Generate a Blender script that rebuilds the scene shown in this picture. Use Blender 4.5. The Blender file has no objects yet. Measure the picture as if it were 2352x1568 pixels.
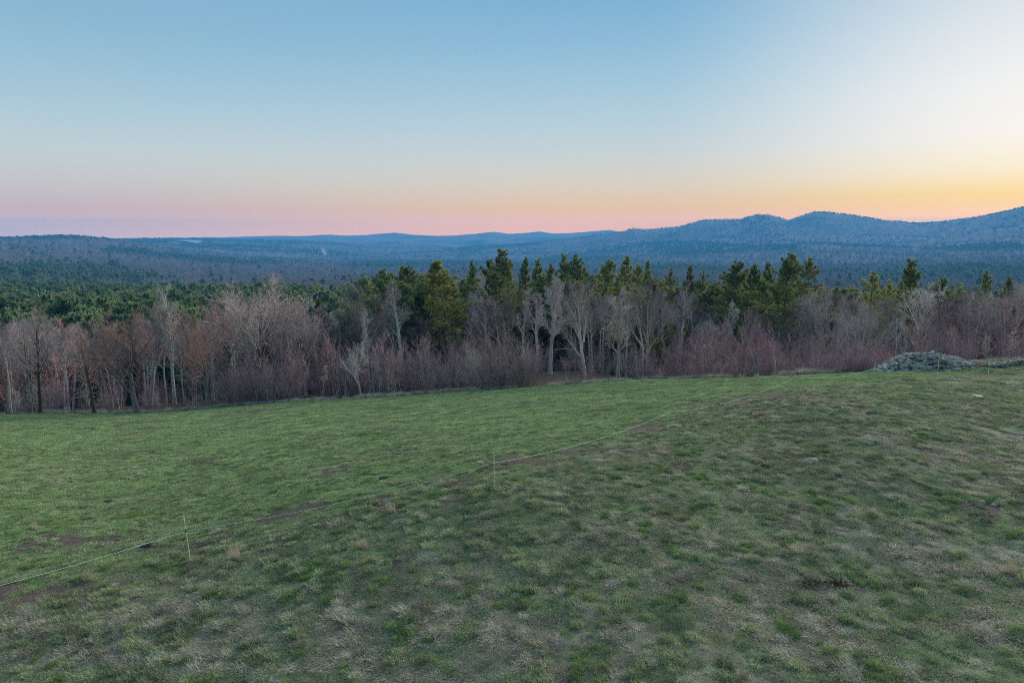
import bpy, math, random
import numpy as np
from mathutils import Vector

sc = bpy.context.scene
R = math.radians

# ------------------------------------------------------------------ camera
CAMZ = 7.4
PITCH = R(8.6)
cam = bpy.data.objects.new('camera', bpy.data.cameras.new('camera'))
sc.collection.objects.link(cam)
cam.data.sensor_width = 36
cam.data.lens = 24
cam.data.clip_start = 0.1
cam.data.clip_end = 120000
cam.location = (0, 0, CAMZ)
cam.rotation_euler = (R(90) - PITCH, 0, 0)
sc.camera = cam

# ------------------------------------------------------------------ sky, sun, exposure
SUN_AZ = R(41)          # right of the view axis
SUN_EL = R(17)
HAZE_D = 1.5e-4          # even density of the evening haze
HAZE_C = (.03, .32, .70)   # what a long path through that haze looks like
HAZE_TOP, HAZE_HALF = 226.0, 8600.0
SKY_S = 0.75
EXPO = 0.4


def lin(*c):
    return tuple((v / 255 / 12.92 if v <= 10 else ((v / 255 + 0.055) / 1.055) ** 2.4) for v in c)


world = bpy.data.worlds.new('World')
sc.world = world
world.use_nodes = True
wt = world.node_tree
for n in list(wt.nodes):
    wt.nodes.remove(n)


def wn(t, **k):
    n = wt.nodes.new(t)
    for a, b in k.items():
        setattr(n, a, b)
    return n


def wmath(op, a, b=None):
    n = wn('ShaderNodeMath', operation=op)
    for i, v in enumerate((a, b)):
        if v is None:
            continue
        if isinstance(v, (int, float)):
            n.inputs[i].default_value = v
        else:
            wt.links.new(v, n.inputs[i])
    return n.outputs[0]


tc = wn('ShaderNodeTexCoord')
sep = wn('ShaderNodeSeparateXYZ')
wt.links.new(tc.outputs['Generated'], sep.inputs[0])
elev = wmath('ARCSINE', sep.outputs[2])
hx, hy = sep.outputs[0], sep.outputs[1]
hl = wmath('SQRT', wmath('MAXIMUM', wmath('ADD', wmath('MULTIPLY', hx, hx), wmath('MULTIPLY', hy, hy)), 1e-6))
cosd = wmath('DIVIDE', wmath('ADD', wmath('MULTIPLY', hx, math.sin(SUN_AZ)), wmath('MULTIPLY', hy, math.cos(SUN_AZ))), hl)
daz = wmath('ARCCOSINE', wmath('MINIMUM', wmath('MAXIMUM', cosd, -1.0), 1.0))
# square root of elevation gives the ramp more room near the horizon
et = wmath('SQRT', wmath('MAXIMUM', wmath('DIVIDE', elev, R(90)), 0.0))


def ramp(stops):
    n = wn('ShaderNodeValToRGB')
    n.color_ramp.interpolation = 'EASE' if False else 'LINEAR'
    el = n.color_ramp.elements
    while len(el) > 1:
        el.remove(el[0])
    for i, (deg, c) in enumerate(stops):
        p = math.sqrt(deg / 90)
        e = el[0] if i == 0 else el.new(p)
        e.position = p
        T = math.exp(-HAZE_D * min(HAZE_HALF, HAZE_TOP / max(math.sin(R(deg)), 1e-6)))
        e.color = (*[max(0.02, (v - (1 - T) * h) / T) for v, h in zip(lin(*c), HAZE_C)], 1)
    wt.links.new(et, n.inputs[0])
    return n.outputs[0]


r_far = ramp([(0, (206, 187, 208)), (1.0, (190, 177, 196)), (1.5, (187, 177, 195)), (1.8, (187, 177, 195)), (2.2, (188, 178, 195)), (3.0, (190, 187, 198)), (4.0, (192, 196, 203)), (6.2, (188, 206, 214)),
              (9, (169, 201, 217)), (12, (151, 191, 214)), (15, (136, 182, 210)), (25, (128, 176, 208)), (90, (122, 172, 206))])
r_mid = ramp([(0, (228, 188, 182)), (1.0, (224, 186, 172)), (1.5, (223, 189, 172)), (1.9, (223, 190, 172)), (2.4, (222, 193, 173)), (3.3, (218, 199, 183)), (4.4, (212, 206, 196)), (6.5, (198, 209, 213)),
              (9, (181, 206, 219)), (12, (160, 198, 219)), (15, (140, 187, 216)), (18, (124, 177, 212)), (30, (122, 175, 209)), (90, (122, 172, 206))])
r_near = ramp([(0, (246, 200, 105)), (1.0, (246, 203, 113)), (1.5, (246, 205, 118)), (2.2, (246, 210, 132)), (3, (246, 216, 150)), (4.6, (246, 234, 208)), (7, (246, 242, 238)),
               (10, (241, 241, 241)), (14, (224, 230, 235)), (20, (188, 208, 224)), (30, (155, 190, 216)), (50, (128, 176, 208)), (90, (122, 172, 206))])


def smap(lo, hi):
    m = wn('ShaderNodeMapRange', interpolation_type='SMOOTHSTEP')
    m.inputs['From Min'].default_value = lo
    m.inputs['From Max'].default_value = hi
    wt.links.new(daz, m.inputs['Value'])
    return m.outputs[0]


def wmix(f, a, b, mode='MIX'):
    m = wn('ShaderNodeMix', data_type='RGBA', blend_type=mode)
    if isinstance(f, float):
        m.inputs[0].default_value = f
    else:
        wt.links.new(f, m.inputs[0])
    wt.links.new(a, m.inputs[6])
    wt.links.new(b, m.inputs[7])
    return m.outputs[2]


sky_col = wmix(smap(R(2), R(31)), r_near, wmix(smap(R(30), R(82)), r_mid, r_far))
nish = wn('ShaderNodeTexSky', sky_type='NISHITA', sun_disc=False)
nish.sun_elevation = SUN_EL
nish.sun_rotation = SUN_AZ
nish.altitude = 300
bg1 = wn('ShaderNodeBackground')
bg1.inputs[1].default_value = SKY_S
wt.links.new(sky_col, bg1.inputs[0])
bg2 = wn('ShaderNodeBackground')
bg2.inputs[1].default_value = 0.0012
wt.links.new(nish.outputs[0], bg2.inputs[0])
addb = wn('ShaderNodeAddShader')
wt.links.new(bg1.outputs[0], addb.inputs[0])
wt.links.new(bg2.outputs[0], addb.inputs[1])
wo = wn('ShaderNodeOutputWorld')
wt.links.new(addb.outputs[0], wo.inputs[0])

sun = bpy.data.objects.new('sun', bpy.data.lights.new('sun', 'SUN'))
sc.collection.objects.link(sun)
sun.data.energy = 5.0
sun.data.angle = R(45)
sun.data.color = (1.0, 0.87, 0.70)
sd = Vector((math.sin(SUN_AZ) * math.cos(SUN_EL), math.cos(SUN_AZ) * math.cos(SUN_EL), math.sin(SUN_EL)))
sun.rotation_euler = (-sd).to_track_quat('-Z', 'Y').to_euler()

sc.view_settings.view_transform = 'Standard'
sc.view_settings.look = 'None'
sc.view_settings.exposure = EXPO
sc.view_settings.gamma = 1.0
sc.view_settings.use_curve_mapping = False
sc.render.engine = 'CYCLES'
sc.cycles.max_bounces = 4
sc.cycles.diffuse_bounces = 2
sc.cycles.glossy_bounces = 1
sc.cycles.transmission_bounces = 1
sc.cycles.volume_bounces = 1
sc.cycles.transparent_max_bounces = 8
sc.cycles.sample_clamp_indirect = 1.5
sc.cycles.sample_clamp_direct = 6.0
sc.cycles.use_denoising = False
sc.cycles.adaptive_threshold = 0.005
sc.cycles.filter_width = 1.05
try:
    sc.cycles.denoiser = 'OPENIMAGEDENOISE'
except Exception:
    pass

# ------------------------------------------------------------------ helpers
SP, CP = math.sin(PITCH), math.cos(PITCH)


def ray(x, y):
    """Direction through a pixel of the 2352 x 1568 view of the photograph."""
    u, v = (np.asarray(x, float) - 1176) / 1568, (np.asarray(y, float) - 784) / 1568
    return u + 0 * v, CP - v * SP + 0 * u, -(SP + v * CP) + 0 * u


def at(x, y, d):
    """Point at forward distance d behind pixel (x, y)."""
    dx, dy, dz = ray(x, y)
    return float(dx / dy * d), float(d), float(CAMZ + dz / dy * d)


def az_of(x):
    return math.atan2((x - 1176) / 1568, 1.0116)


_perm = np.random.RandomState(7).rand(256, 256)


def vnoise(x, y):
    xi, yi = np.floor(x).astype(int), np.floor(y).astype(int)
    fx, fy = x - xi, y - yi
    fx, fy = fx * fx * (3 - 2 * fx), fy * fy * (3 - 2 * fy)
    a, b = _perm[xi % 256, yi % 256], _perm[(xi + 1) % 256, yi % 256]
    c, d = _perm[xi % 256, (yi + 1) % 256], _perm[(xi + 1) % 256, (yi + 1) % 256]
    return (a * (1 - fx) + b * fx) * (1 - fy) + (c * (1 - fx) + d * fx) * fy


def fbm(x, y, oct=4, s=1.0, off=0.0):
    t, a, n = 0, 1.0, 0
    for i in range(oct):
        c, sn = math.cos(i * 0.9 + 0.4), math.sin(i * 0.9 + 0.4)
        t = t + a * vnoise((x * c - y * sn) * s + off + 17.3 * i, (x * sn + y * c) * s + off * 1.7 + 5.1 * i)
        n += a
        a *= 0.5
        s *= 2.03
    return t / n


def smooth(a, b, t):
    t = np.clip((t - a) / (b - a), 0, 1)
    return t * t * (3 - 2 * t)


# ---- terrain: a near surface through measured points, a far relief by azimuth and distance
near_px = [(0, 1568, 11.3), (600, 1568, 10.9), (1176, 1568, 10.4), (1800, 1568, 10.1), (2352, 1568, 10.0),
           (438, 1292, 15.6), (1136, 1127, 17.8), (1534, 998, 24.3), (1824, 907, 30), (2006, 880, 36), (2153, 868, 39), (2270, 860, 43),
           (2352, 1200, 16), (2352, 1000, 24), (2352, 900, 33.5), (1800, 1200, 16), (1800, 1050, 21),
           (1176, 1300, 13.9), (700, 1300, 14.6), (0, 1400, 13.4), (0, 1300, 15.6), (0, 1200, 19), (0, 1100, 25), (0, 1030, 34), (0, 980, 52), (0, 952, 78),
           (300, 1150, 22), (300, 1050, 32), (300, 985, 49), (300, 950, 76), (700, 1100, 22), (700, 1000, 33), (700, 950, 50), (700, 922, 72),
           (1176, 1000, 27), (1176, 940, 42), (1176, 893, 66), (1500, 940, 33), (1500, 900, 46), (1500, 872, 64),
           (1750, 866, 52), (1750, 885, 40), (1940, 858, 46), (2150, 848, 46.5), (2352, 832, 47), (1300, 885, 68), (1300, 852, 88)]
ctrl = [at(*p) for p in near_px]
for x, d, z in [(0, 112, -30), (0, 150, -40), (700, 100, -23), (700, 150, -36), (1000, 85, -19), (1176, 150, -33), (1400, 150, -32), (1800, 70, -17), (1800, 100, -24),
                (1800, 150, -36), (2352, 65, -14.5), (2352, 90, -21), (2352, 150, -36), (-600, 78, -24), (-600, 150, -42), (3000, 50, -9), (3000, 90, -20), (3000, 150, -36)]:
    ctrl.append((math.tan(az_of(x)) * d, d, z + CAMZ))
for x, y, z in [(-40, 0, -9.8), (40, 0, -6.8), (0, -40, -6.0), (-60, 35, -15), (60, 25, -7.2), (-80, -40, -12), (80, -40, -6), (0, 3, -6.9),
                (150, 0, -14), (-150, 0, -28), (0, -150, -10)]:
    ctrl.append((x, y, z + CAMZ))
ctrl = np.array(ctrl)


def tps(r2):
    return np.where(r2 > 1e-9, 0.5 * r2 * np.log(np.maximum(r2, 1e-9)), 0.0)


_n = len(ctrl)
_P = np.c_[np.ones(_n), ctrl[:, :2] / 50]
_K = tps(((ctrl[:, None, :2] - ctrl[None, :, :2]) ** 2).sum(2) / 2500) + np.eye(_n) * 2e-4
_A = np.block([[_K, _P], [_P.T, np.zeros((3, 3))]])
_w = np.linalg.solve(_A, np.r_[ctrl[:, 2], 0, 0, 0])


def near_z(x, y):
    out = _w[_n] + _w[_n + 1] * x / 50 + _w[_n + 2] * y / 50
    for i in range(_n):
        out = out + _w[i] * tps(((x - ctrl[i, 0]) ** 2 + (y - ctrl[i, 1]) ** 2) / 2500)
    return out


SKYLINE = [(1050, 572), (1180, 562), (1300, 549), (1380, 538), (1430, 531), (1455, 524), (1480, 527), (1560, 520), (1610, 506), (1650, 504), (1700, 503), (1740, 492),
           (1765, 493), (1790, 499), (1812, 506), (1840, 495), (1870, 487), (1900, 487), (1950, 492), (2010, 502), (2040, 507), (2070, 507), (2096, 516),
           (2150, 509), (2200, 504), (2250, 498), (2300, 488), (2352, 475), (2600, 455), (3000, 480), (3600, 520)]
H_ = 547
# distance, canopy height over ground, (column, row of the canopy in the photograph)
far_rows = [
    (160, 14, [(-800, 800), (0, 795), (600, 760), (1200, 760), (2352, 760), (3200, 760)]),
    (210, 15, [(-800, 745), (0, 738), (600, 730), (1200, 735), (2352, 735), (3200, 735)]),
    (350, 16, [(-800, 692), (0, 700), (300, 690), (600, 676), (1200, 690), (2352, 700), (3200, 700)]),
    (700, 16, [(-800, 652), (0, 655), (300, 660), (600, 652), (1200, 655), (1800, 668), (2352, 672), (3200, 672)]),
    (1300, 16, [(-800, 602), (0, 612), (300, 625), (600, 634), (900, 630), (1200, 630), (1800, 640), (2352, 640), (3200, 640)]),
    (2200, 14, [(-800, 566), (0, 573), (300, 590), (600, 606), (900, 611), (1200, 612), (1800, 606), (2352, 604), (3200, 600)]),
    (3300, 12, [(-800, 540), (0, 543), (150, 541), (250, 545), (320, 552), (420, 568), (600, 586), (900, 595), (1200, 594), (1500, 580), (1800, 564), (2100, 566), (2352, 555), (3200, 550)]),
    (4200, 8, [(-800, 549), (0, 548), (300, 553), (600, 567), (900, 581), (1100, 577), (1300, 568), (1500, 552), (1700, 535), (1850, 530), (2000, 538), (2100, 540), (2352, 515), (3200, 520)]),
    (5000, 4, [(-800, 549), (0, 549), (300, 550), (420, 551), (600, 557), (800, 563), (950, 570)] + SKYLINE),
    (5600, 0, [(-800, 549), (0, 549), (300, 548.5), (420, 548), (560, 552), (640, 550), (700, 548.5), (760, 552), (850, 556), (900, 553), (950, 559), (1100, 563), (1300, 559), (1500, 540), (1800, 520), (2352, 505), (3200, 500)]),
    (6100, 0, [(-800, 549), (0, 549), (400, 548.5), (700, 552), (900, 553.5), (1000, 550.5), (1100, 552.5), (1200, 549), (1280, 551.5), (1400, 547), (1600, 545), (3200, 540)]),
    (6800, 0, [(-800, 548), (0, 548), (350, 547), (560, 546.5), (640, 545), (720, 544), (800, 545.5), (900, 543.5), (1000, 544.5), (1100, 543.5), (1180, 540.5), (1260, 543.5), (1330, 540.5), (1400, 539.5), (1600, 540), (3200, 540)]),
    (7700, 0, [(-800, 547), (0, 547.5), (310, 547), (350, 545.8), (420, 547), (560, 544), (680, 541.5), (760, 538.5), (820, 541), (870, 538.5), (905, 535.5), (945, 539), (1000, 541), (1090, 538.5), (1135, 534), (1170, 538.5),
                (1215, 536), (1240, 532.5), (1270, 537.5), (1340, 533.5), (1400, 527.5), (1440, 534.5), (1600, 535), (3200, 535)]),
    (8300, 0, [(-800, 549), (3200, 549)]),
]
ROW_R = np.array([r[0] for r in far_rows], float)
_tab = []
for r, ch, pts in far_rows:
    azs, zs = [], []
    for x, y in pts:
        dx, dy, dz = ray(x, y)
        azs.append(math.atan2(dx, dy))
        zs.append(CAMZ + float(dz / math.hypot(dx, dy)) * r - ch)
    _tab.append((np.array([-math.pi, -2.2] + azs + [2.2, math.pi]), np.array([-35.0, -35.0] + zs + [-35.0, -35.0])))


def far_z(x, y):
    az, r = np.arctan2(x, y), np.hypot(x, y)
    Z = np.stack([np.interp(az, a, z) for a, z in _tab])          # rows x points
    lr = np.log(ROW_R)
    h = np.diff(lr)[:, None]
    dl = np.diff(Z, axis=0) / h
    m = np.zeros_like(Z)
    m[0], m[-1] = dl[0], dl[-1]
    same = dl[:-1] * dl[1:] > 0
    with np.errstate(divide='ignore', invalid='ignore'):
        hm = 2 * dl[:-1] * dl[1:] / (dl[:-1] + dl[1:])
    m[1:-1] = np.where(same, hm, 0)
    q = np.clip(np.log(np.maximum(r, 1)), lr[0], lr[-1] - 1e-6)
    i = np.clip(np.searchsorted(lr, q, side='right') - 1, 0, len(lr) - 2)
    j = np.arange(len(q))
    hh = h[:, 0][i]
    t = (q - lr[i]) / hh
    z = (2 * t**3 - 3 * t**2 + 1) * Z[i, j] + (t**3 - 2 * t**2 + t) * hh * m[i, j] + (-2 * t**3 + 3 * t**2) * Z[i + 1, j] + (t**3 - t**2) * hh * m[i + 1, j]
    amp = smooth(150, 1300, r) * (1 - smooth(5000, 9000, r) * 0.6)
    crest = np.exp(-((r - 5000) / 350.0) ** 2)
    z = z + amp * (1 - 0.85 * crest) * (20 * (fbm(x, y, 4, 1 / 900, 3.3) - 0.5) + (12 + 26 * smooth(2500, 4200, r)) * (np.abs(fbm(x, y, 3, 1 / 520, 9.1) - 0.5) * 2 - 0.3))
    return z


EDGE = [(-1500, 80), (0, 78), (300, 76), (465, 73), (700, 72), (900, 69), (1176, 66), (1300, 68), (1500, 64), (1750, 52), (1940, 46.5), (2150, 47), (2352, 47), (4000, 49)]
E_AZ = np.array([az_of(x) for x, _ in EDGE])
E_D = np.array([d for _, d in EDGE])


def edge_d(x, y):
    """Forward distance at which the pasture ends, in the direction of (x, y)."""
    az = np.arctan2(x, np.maximum(y, 0.01))
    return np.interp(az, E_AZ, E_D) + 3.0 * (fbm(x, y, 2, 1 / 6.0, 2.0) - 0.5)


# dirt patches: pixel, radii along x and along depth
DIRT_PX = [(760, 1085, .95, .75), (1185, 1062, 1.1, .7), (640, 1187, .8, .55), (1640, 925, 2.0, 1.5), (150, 1245, 1.6, .5), (100, 1362, 1.2, .45), (1000, 1105, .6, .4),
           (1480, 985, 1.4, 1.0), (1750, 912, 1.6, 1.2), (590, 944, 3.2, 3.0), (880, 1150, .5, .3), (920, 1300, .4, .25), (1560, 1075, .5, .3), (460, 1250, .5, .3), (1060, 1110, .6, .4),
           (2250, 1170, .5, .35), (360, 985, 1.6, 1.5), (1330, 1040, .8, .5), (720, 1165, .4, .3), (480, 1065, .5, .5)]


def base_z(x, y):
    r = np.hypot(x, y)
    b = smooth(110, 165, r)
    z = np.zeros_like(r)
    nm = b < 1
    fm = b > 0
    if nm.any():
        z[nm] += (1 - b[nm]) * near_z(x[nm], y[nm])
    if fm.any():
        z[fm] += b[fm] * far_z(x[fm], y[fm])
    return z


def solve_px(x, y, d0=15.0):
    """Point of the near ground seen at a pixel (march along the ray)."""
    dx, dy, dz = ray(x, y)
    ds = np.exp(np.linspace(math.log(6), math.log(110), 900))
    X, Y, Z = dx / dy * ds, ds, CAMZ + dz / dy * ds
    g = base_z(X, Y)
    k = np.argmax(Z < g)
    return float(X[k]), float(Y[k])


DIRT = [(*solve_px(p[0], p[1]), p[2], p[3]) for p in DIRT_PX]


def dirt_mask(x, y):
    m = np.zeros_like(x)
    wob = fbm(x, y, 4, 1 / 0.45, 4.4) - 0.5
    for cx, cy, a, b in DIRT:
        q = np.hypot((x - cx) / (a * 1.15), (y - cy) / (b * 1.6))
        m = np.maximum(m, 1 - smooth(0.40, 1.25, q + wob * 2.4))
    return m


FENCE_PX = [(-420, 1420, 11.5), (438, 1292, 15.6), (1136, 1127, 17.8), (1534, 998, 24.3), (1824, 907, 30), (2006, 880, 36), (2153, 868, 39), (2270, 860, 43), (2420, 850, 47)]
FENCE = [at(*p)[:2] for p in FENCE_PX]
FX, FY = np.array([p[0] for p in FENCE]), np.array([p[1] for p in FENCE])


def beyond_fence(x, y):
    """Positive on the lush side of the fence (metres along depth)."""
    return y - np.interp(x, FX, FY)


def green_mask(x, y):
    """How green the sward is (0 straw, 1 lush)."""
    far_side = smooth(-1.5, 5.0, beyond_fence(x, y) + 5 * (fbm(x, y, 3, 1 / 5.0, 1.2) - 0.5))
    n = 0.3 * fbm(x, y, 4, 1 / 2.2, 7.7) + 0.7 * fbm(x, y, 3, 1 / .42, 1.7)
    streak = fbm(x * 0.35 + y * 0.12, y, 4, 1 / 3.4, 3.9)
    g = 0.49 + 0.27 * far_side + 1.3 * (n - 0.5) + 0.6 * (streak - 0.5)
    return np.clip(g, 0, 1)


def micro(x, y):
    r = np.hypot(x, y)
    f = 1 - smooth(60, 140, r)
    return f * (0.16 * (fbm(x, y, 3, 1 / 3.0, 5.0) - 0.5) + 0.075 * (fbm(x, y, 3, 1 / 0.6, 8.0) - 0.5))


def ground_z(x, y):
    x, y = np.atleast_1d(np.asarray(x, float)), np.atleast_1d(np.asarray(y, float))
    return base_z(x, y) + micro(x, y)


def gz(x, y):
    return float(ground_z(x, y)[0])


# ------------------------------------------------------------------ object helpers
def link(o, parent=None):
    sc.collection.objects.link(o)
    if parent is not None:
        o.parent = parent
    return o


def tag(o, label=None, cat=None, group=None, kind=None):
    for k, v in (('label', label), ('category', cat), ('group', group), ('kind', kind)):
        if v:
            o[k] = v
    return o


def empty(name, loc, rz=0):
    o = bpy.data.objects.new(name, None)
    o.empty_display_size = 0.2
    o.location = loc
    o.rotation_euler = (0, 0, rz)
    return link(o)


def mesh_np(name, V, F, mats=(), smooth_shade=False):
    """V (n,3); F list of (m,k) int arrays, k = 3 or 4."""
    me = bpy.data.meshes.new(name)
    V = np.asarray(V, np.float32)
    F = [np.asarray(f, np.int32) for f in (F if isinstance(F, list) else [F]) if len(f)]
    me.vertices.add(len(V))
    me.vertices.foreach_set('co', V.ravel())
    nl = sum(f.size for f in F)
    me.loops.add(nl)
    me.loops.foreach_set('vertex_index', np.concatenate([f.ravel() for f in F]))
    tot = np.concatenate([np.full(len(f), f.shape[1], np.int32) for f in F])
    me.polygons.add(len(tot))
    me.polygons.foreach_set('loop_start', np.r_[0, np.cumsum(tot)[:-1]].astype(np.int32))
    try:
        me.polygons.foreach_set('loop_total', tot)
    except Exception:
        pass
    if smooth_shade:
        me.polygons.foreach_set('use_smooth', np.ones(len(tot), bool))
    me.update(calc_edges=True)
    me.validate()
    for m in mats:
        me.materials.append(m)
    return me


def add_attr(me, name, vals, typ='FLOAT'):
    a = me.attributes.new(name, typ, 'POINT')
    v = np.asarray(vals)
    if typ == 'FLOAT':
        a.data.foreach_set('value', v.astype(np.float32))
    elif typ == 'INT':
        a.data.foreach_set('value', v.astype(np.int32))
    elif typ == 'FLOAT_VECTOR':
        a.data.foreach_set('vector', v.astype(np.float32).ravel())


def obj(name, me, parent=None, loc=None):
    o = bpy.data.objects.new(name, me)
    if loc is not None:
        o.location = loc
    return link(o, parent)


def nrm(v):
    return v / np.maximum(np.linalg.norm(v, axis=-1, keepdims=True), 1e-9)


def tubes(P, Rr, sides):
    """P (n,k,3) polylines, Rr (n,k) radii -> verts, quads (open tubes)."""
    n, k, _ = P.shape
    T = np.empty_like(P)
    T[:, 1:-1] = P[:, 2:] - P[:, :-2]
    T[:, 0] = P[:, 1] - P[:, 0]
    T[:, -1] = P[:, -1] - P[:, -2]
    T = nrm(T)
    ref = np.where(np.abs(T[..., 2:3]) > 0.9, np.array([1.0, 0, 0]), np.array([0, 0, 1.0]))
    U = nrm(np.cross(T, ref))
    W = np.cross(T, U)
    a = np.arange(sides) * 2 * math.pi / sides
    V = P[:, :, None, :] + Rr[:, :, None, None] * (U[:, :, None, :] * np.cos(a)[None, None, :, None] + W[:, :, None, :] * np.sin(a)[None, None, :, None])
    idx = np.arange(n * k * sides).reshape(n, k, sides)
    i0, i1 = idx[:, :-1], idx[:, 1:]
    q = np.stack([i0, np.roll(i0, -1, 2), np.roll(i1, -1, 2), i1], -1).reshape(-1, 4)
    return V.reshape(-1, 3), q


class Acc:
    def __init__(s):
        s.V, s.F, s.n = [], {3: [], 4: []}, 0

    def add(s, V, F):
        V = np.asarray(V, float)
        F = np.asarray(F, int)
        s.V.append(V)
        s.F[F.shape[1]].append(F + s.n)
        s.n += len(V)

    def tube(s, P, Rr, sides=6):
        P = np.asarray(P, float)
        Rr = np.asarray(Rr, float)
        if P.ndim == 2:
            P, Rr = P[None], Rr[None]
        if len(P):
            s.add(*tubes(P, Rr, sides))

    def mesh(s, name, mats, smooth_shade=False):
        return mesh_np(name, np.concatenate(s.V), [np.concatenate(f) for f in s.F.values() if f], mats, smooth_shade)


# ------------------------------------------------------------------ materials
def mat(name, rough=0.9, spec=0.2):
    m = bpy.data.materials.new(name)
    m.use_nodes = True
    b = m.node_tree.nodes['Principled BSDF']
    b.inputs['Roughness'].default_value = rough
    b.inputs['Specular IOR Level'].default_value = spec
    return m, m.node_tree, b


class NT:
    def __init__(s, t):
        s.t = t

    def n(s, typ, ins=None, **k):
        n = s.t.nodes.new(typ)
        for a, b in k.items():
            setattr(n, a, b)
        for a, b in (ins or {}).items():
            if hasattr(b, 'is_linked') or hasattr(b, 'links'):
                s.t.links.new(b, n.inputs[a])
            else:
                n.inputs[a].default_value = b
        return n

    def noise(s, scale, detail=4, vec=None, rough=0.6, out='Fac'):
        i = {'Scale': scale, 'Detail': detail, 'Roughness': rough}
        if vec is not None:
            i['Vector'] = vec
        return s.n('ShaderNodeTexNoise', i).outputs[out]

    def ramp(s, f, stops, interp='LINEAR'):
        n = s.n('ShaderNodeValToRGB', {0: f})
        n.color_ramp.interpolation = interp
        el = n.color_ramp.elements
        while len(el) > 1:
            el.remove(el[0])
        for i, (p, c) in enumerate(stops):
            e = el[0] if i == 0 else el.new(p)
            e.position = p
            e.color = (*c, 1)
        return n.outputs[0]

    def mix(s, f, a, b, mode='MIX'):
        n = s.n('ShaderNodeMix', data_type='RGBA', blend_type=mode)
        for i, v in ((0, f), (6, a), (7, b)):
            if hasattr(v, 'links'):
                s.t.links.new(v, n.inputs[i])
            else:
                n.inputs[i].default_value = v if i == 0 else (*v, 1)
        return n.outputs[2]

    def math(s, op, a, b=0.0):
        return s.n('ShaderNodeMath', {0: a, 1: b}, operation=op).outputs[0]

    def mrange(s, v, a, b, c=0.0, d=1.0):
        return s.n('ShaderNodeMapRange', {'Value': v, 'From Min': a, 'From Max': b, 'To Min': c, 'To Max': d}).outputs[0]

    def pos(s):
        return s.n('ShaderNodeNewGeometry').outputs['Position']

    def attr(s, name, out='Fac'):
        return s.n('ShaderNodeAttribute', attribute_name=name).outputs[out]

    def rand(s):
        return s.n('ShaderNodeObjectInfo').outputs['Random']


def bark(name, c1, c2, scale=3.0, vary=0.35):
    m, t, b = mat(name)
    n = NT(t)
    f = n.noise(scale, 5, n.n('ShaderNodeTexCoord').outputs['Object'])
    c = n.ramp(f, [(0.3, c1), (0.7, c2)])
    v = n.mrange(n.rand(), 0, 1, 1 - vary, 1 + vary)
    c = n.mix(1.0, c, n.n('ShaderNodeCombineColor', {0: v, 1: v, 2: v}).outputs[0], 'MULTIPLY')
    t.links.new(c, b.inputs['Base Color'])
    return m


def thin(m, col, b, f=0.35):
    """Thin leaf: part of the light passes through."""
    t = m.node_tree
    tr = t.nodes.new('ShaderNodeBsdfTranslucent')
    mx = t.nodes.new('ShaderNodeMixShader')
    mx.inputs[0].default_value = f
    t.links.new(col, tr.inputs[0])
    t.links.new(b.outputs[0], mx.inputs[1])
    t.links.new(tr.outputs[0], mx.inputs[2])
    t.links.new(mx.outputs[0], t.nodes['Material Output'].inputs['Surface'])


M = {}
M['bark_grey'] = bark('bark_grey', (.09, .078, .075), (.25, .215, .195))
M['bark_dark'] = bark('bark_dark', (.035, .03, .03), (.10, .08, .07))
M['bark_pale'] = bark('bark_pale', (.32, .29, .27), (.64, .59, .54))
M['bark_brown'] = bark('bark_brown', (.12, .095, .082), (.32, .26, .22))
M['twig_grey'] = bark('twig_grey', (.25, .21, .205), (.44, .365, .35), 0.6)
M['twig_pale'] = bark('twig_pale', (.42, .37, .345), (.64, .57, .53), 0.6)
M['twig_white'] = bark('twig_white', (.42, .39, .36), (.60, .56, .52), 0.6, .1)
M['twig_red'] = bark('twig_red', (.44, .25, .225), (.66, .39, .345), 0.6)
M['twig_brown'] = bark('twig_brown', (.34, .265, .24), (.52, .41, .375), 0.6)
M['twig_thicket'] = bark('twig_thicket', (.33, .20, .21), (.55, .325, .335), 0.5)
M['twig_back'] = bark('twig_back', (.10, .085, .09), (.20, .17, .172), 0.6)
M['twig_far'] = bark('twig_far', (.20, .16, .165), (.31, .25, .25), 0.3)


def birch_bark():
    m, t, b = mat('birch_bark', 0.7)
    n = NT(t)
    co = n.n('ShaderNodeTexCoord').outputs['Object']
    mp = n.n('ShaderNodeMapping', {'Vector': co, 'Scale': (1.5, 1.5, 7.0)}).outputs[0]
    c = n.ramp(n.noise(2.2, 4, mp), [(0.36, (.06, .055, .05)), (0.44, (.42, .40, .36)), (0.7, (.66, .63, .58))])
    t.links.new(c, b.inputs['Base Color'])
    return m


M['birch_bark'] = birch_bark()


def needles(name, c1, c2, c3):
    m, t, b = mat(name, 0.75)
    n = NT(t)
    f = n.noise(0.9, 4, n.n('ShaderNodeTexCoord').outputs['Object'])
    c = n.ramp(f, [(0.3, c1), (0.55, c2), (0.75, c3)])
    r = n.rand()
    c = n.mix(n.mrange(r, 0.6, 1.0, 0, 0.35), c, (.24, .23, .08))
    v = n.mrange(n.math('FRACT', n.math('MULTIPLY', r, 7.31)), 0, 1, 0.65, 1.35)
    c = n.mix(1.0, c, n.n('ShaderNodeCombineColor', {0: v, 1: v, 2: v}).outputs[0], 'MULTIPLY')
    t.links.new(c, b.inputs['Base Color'])
    thin(m, c, b, .4)
    return m


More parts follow.
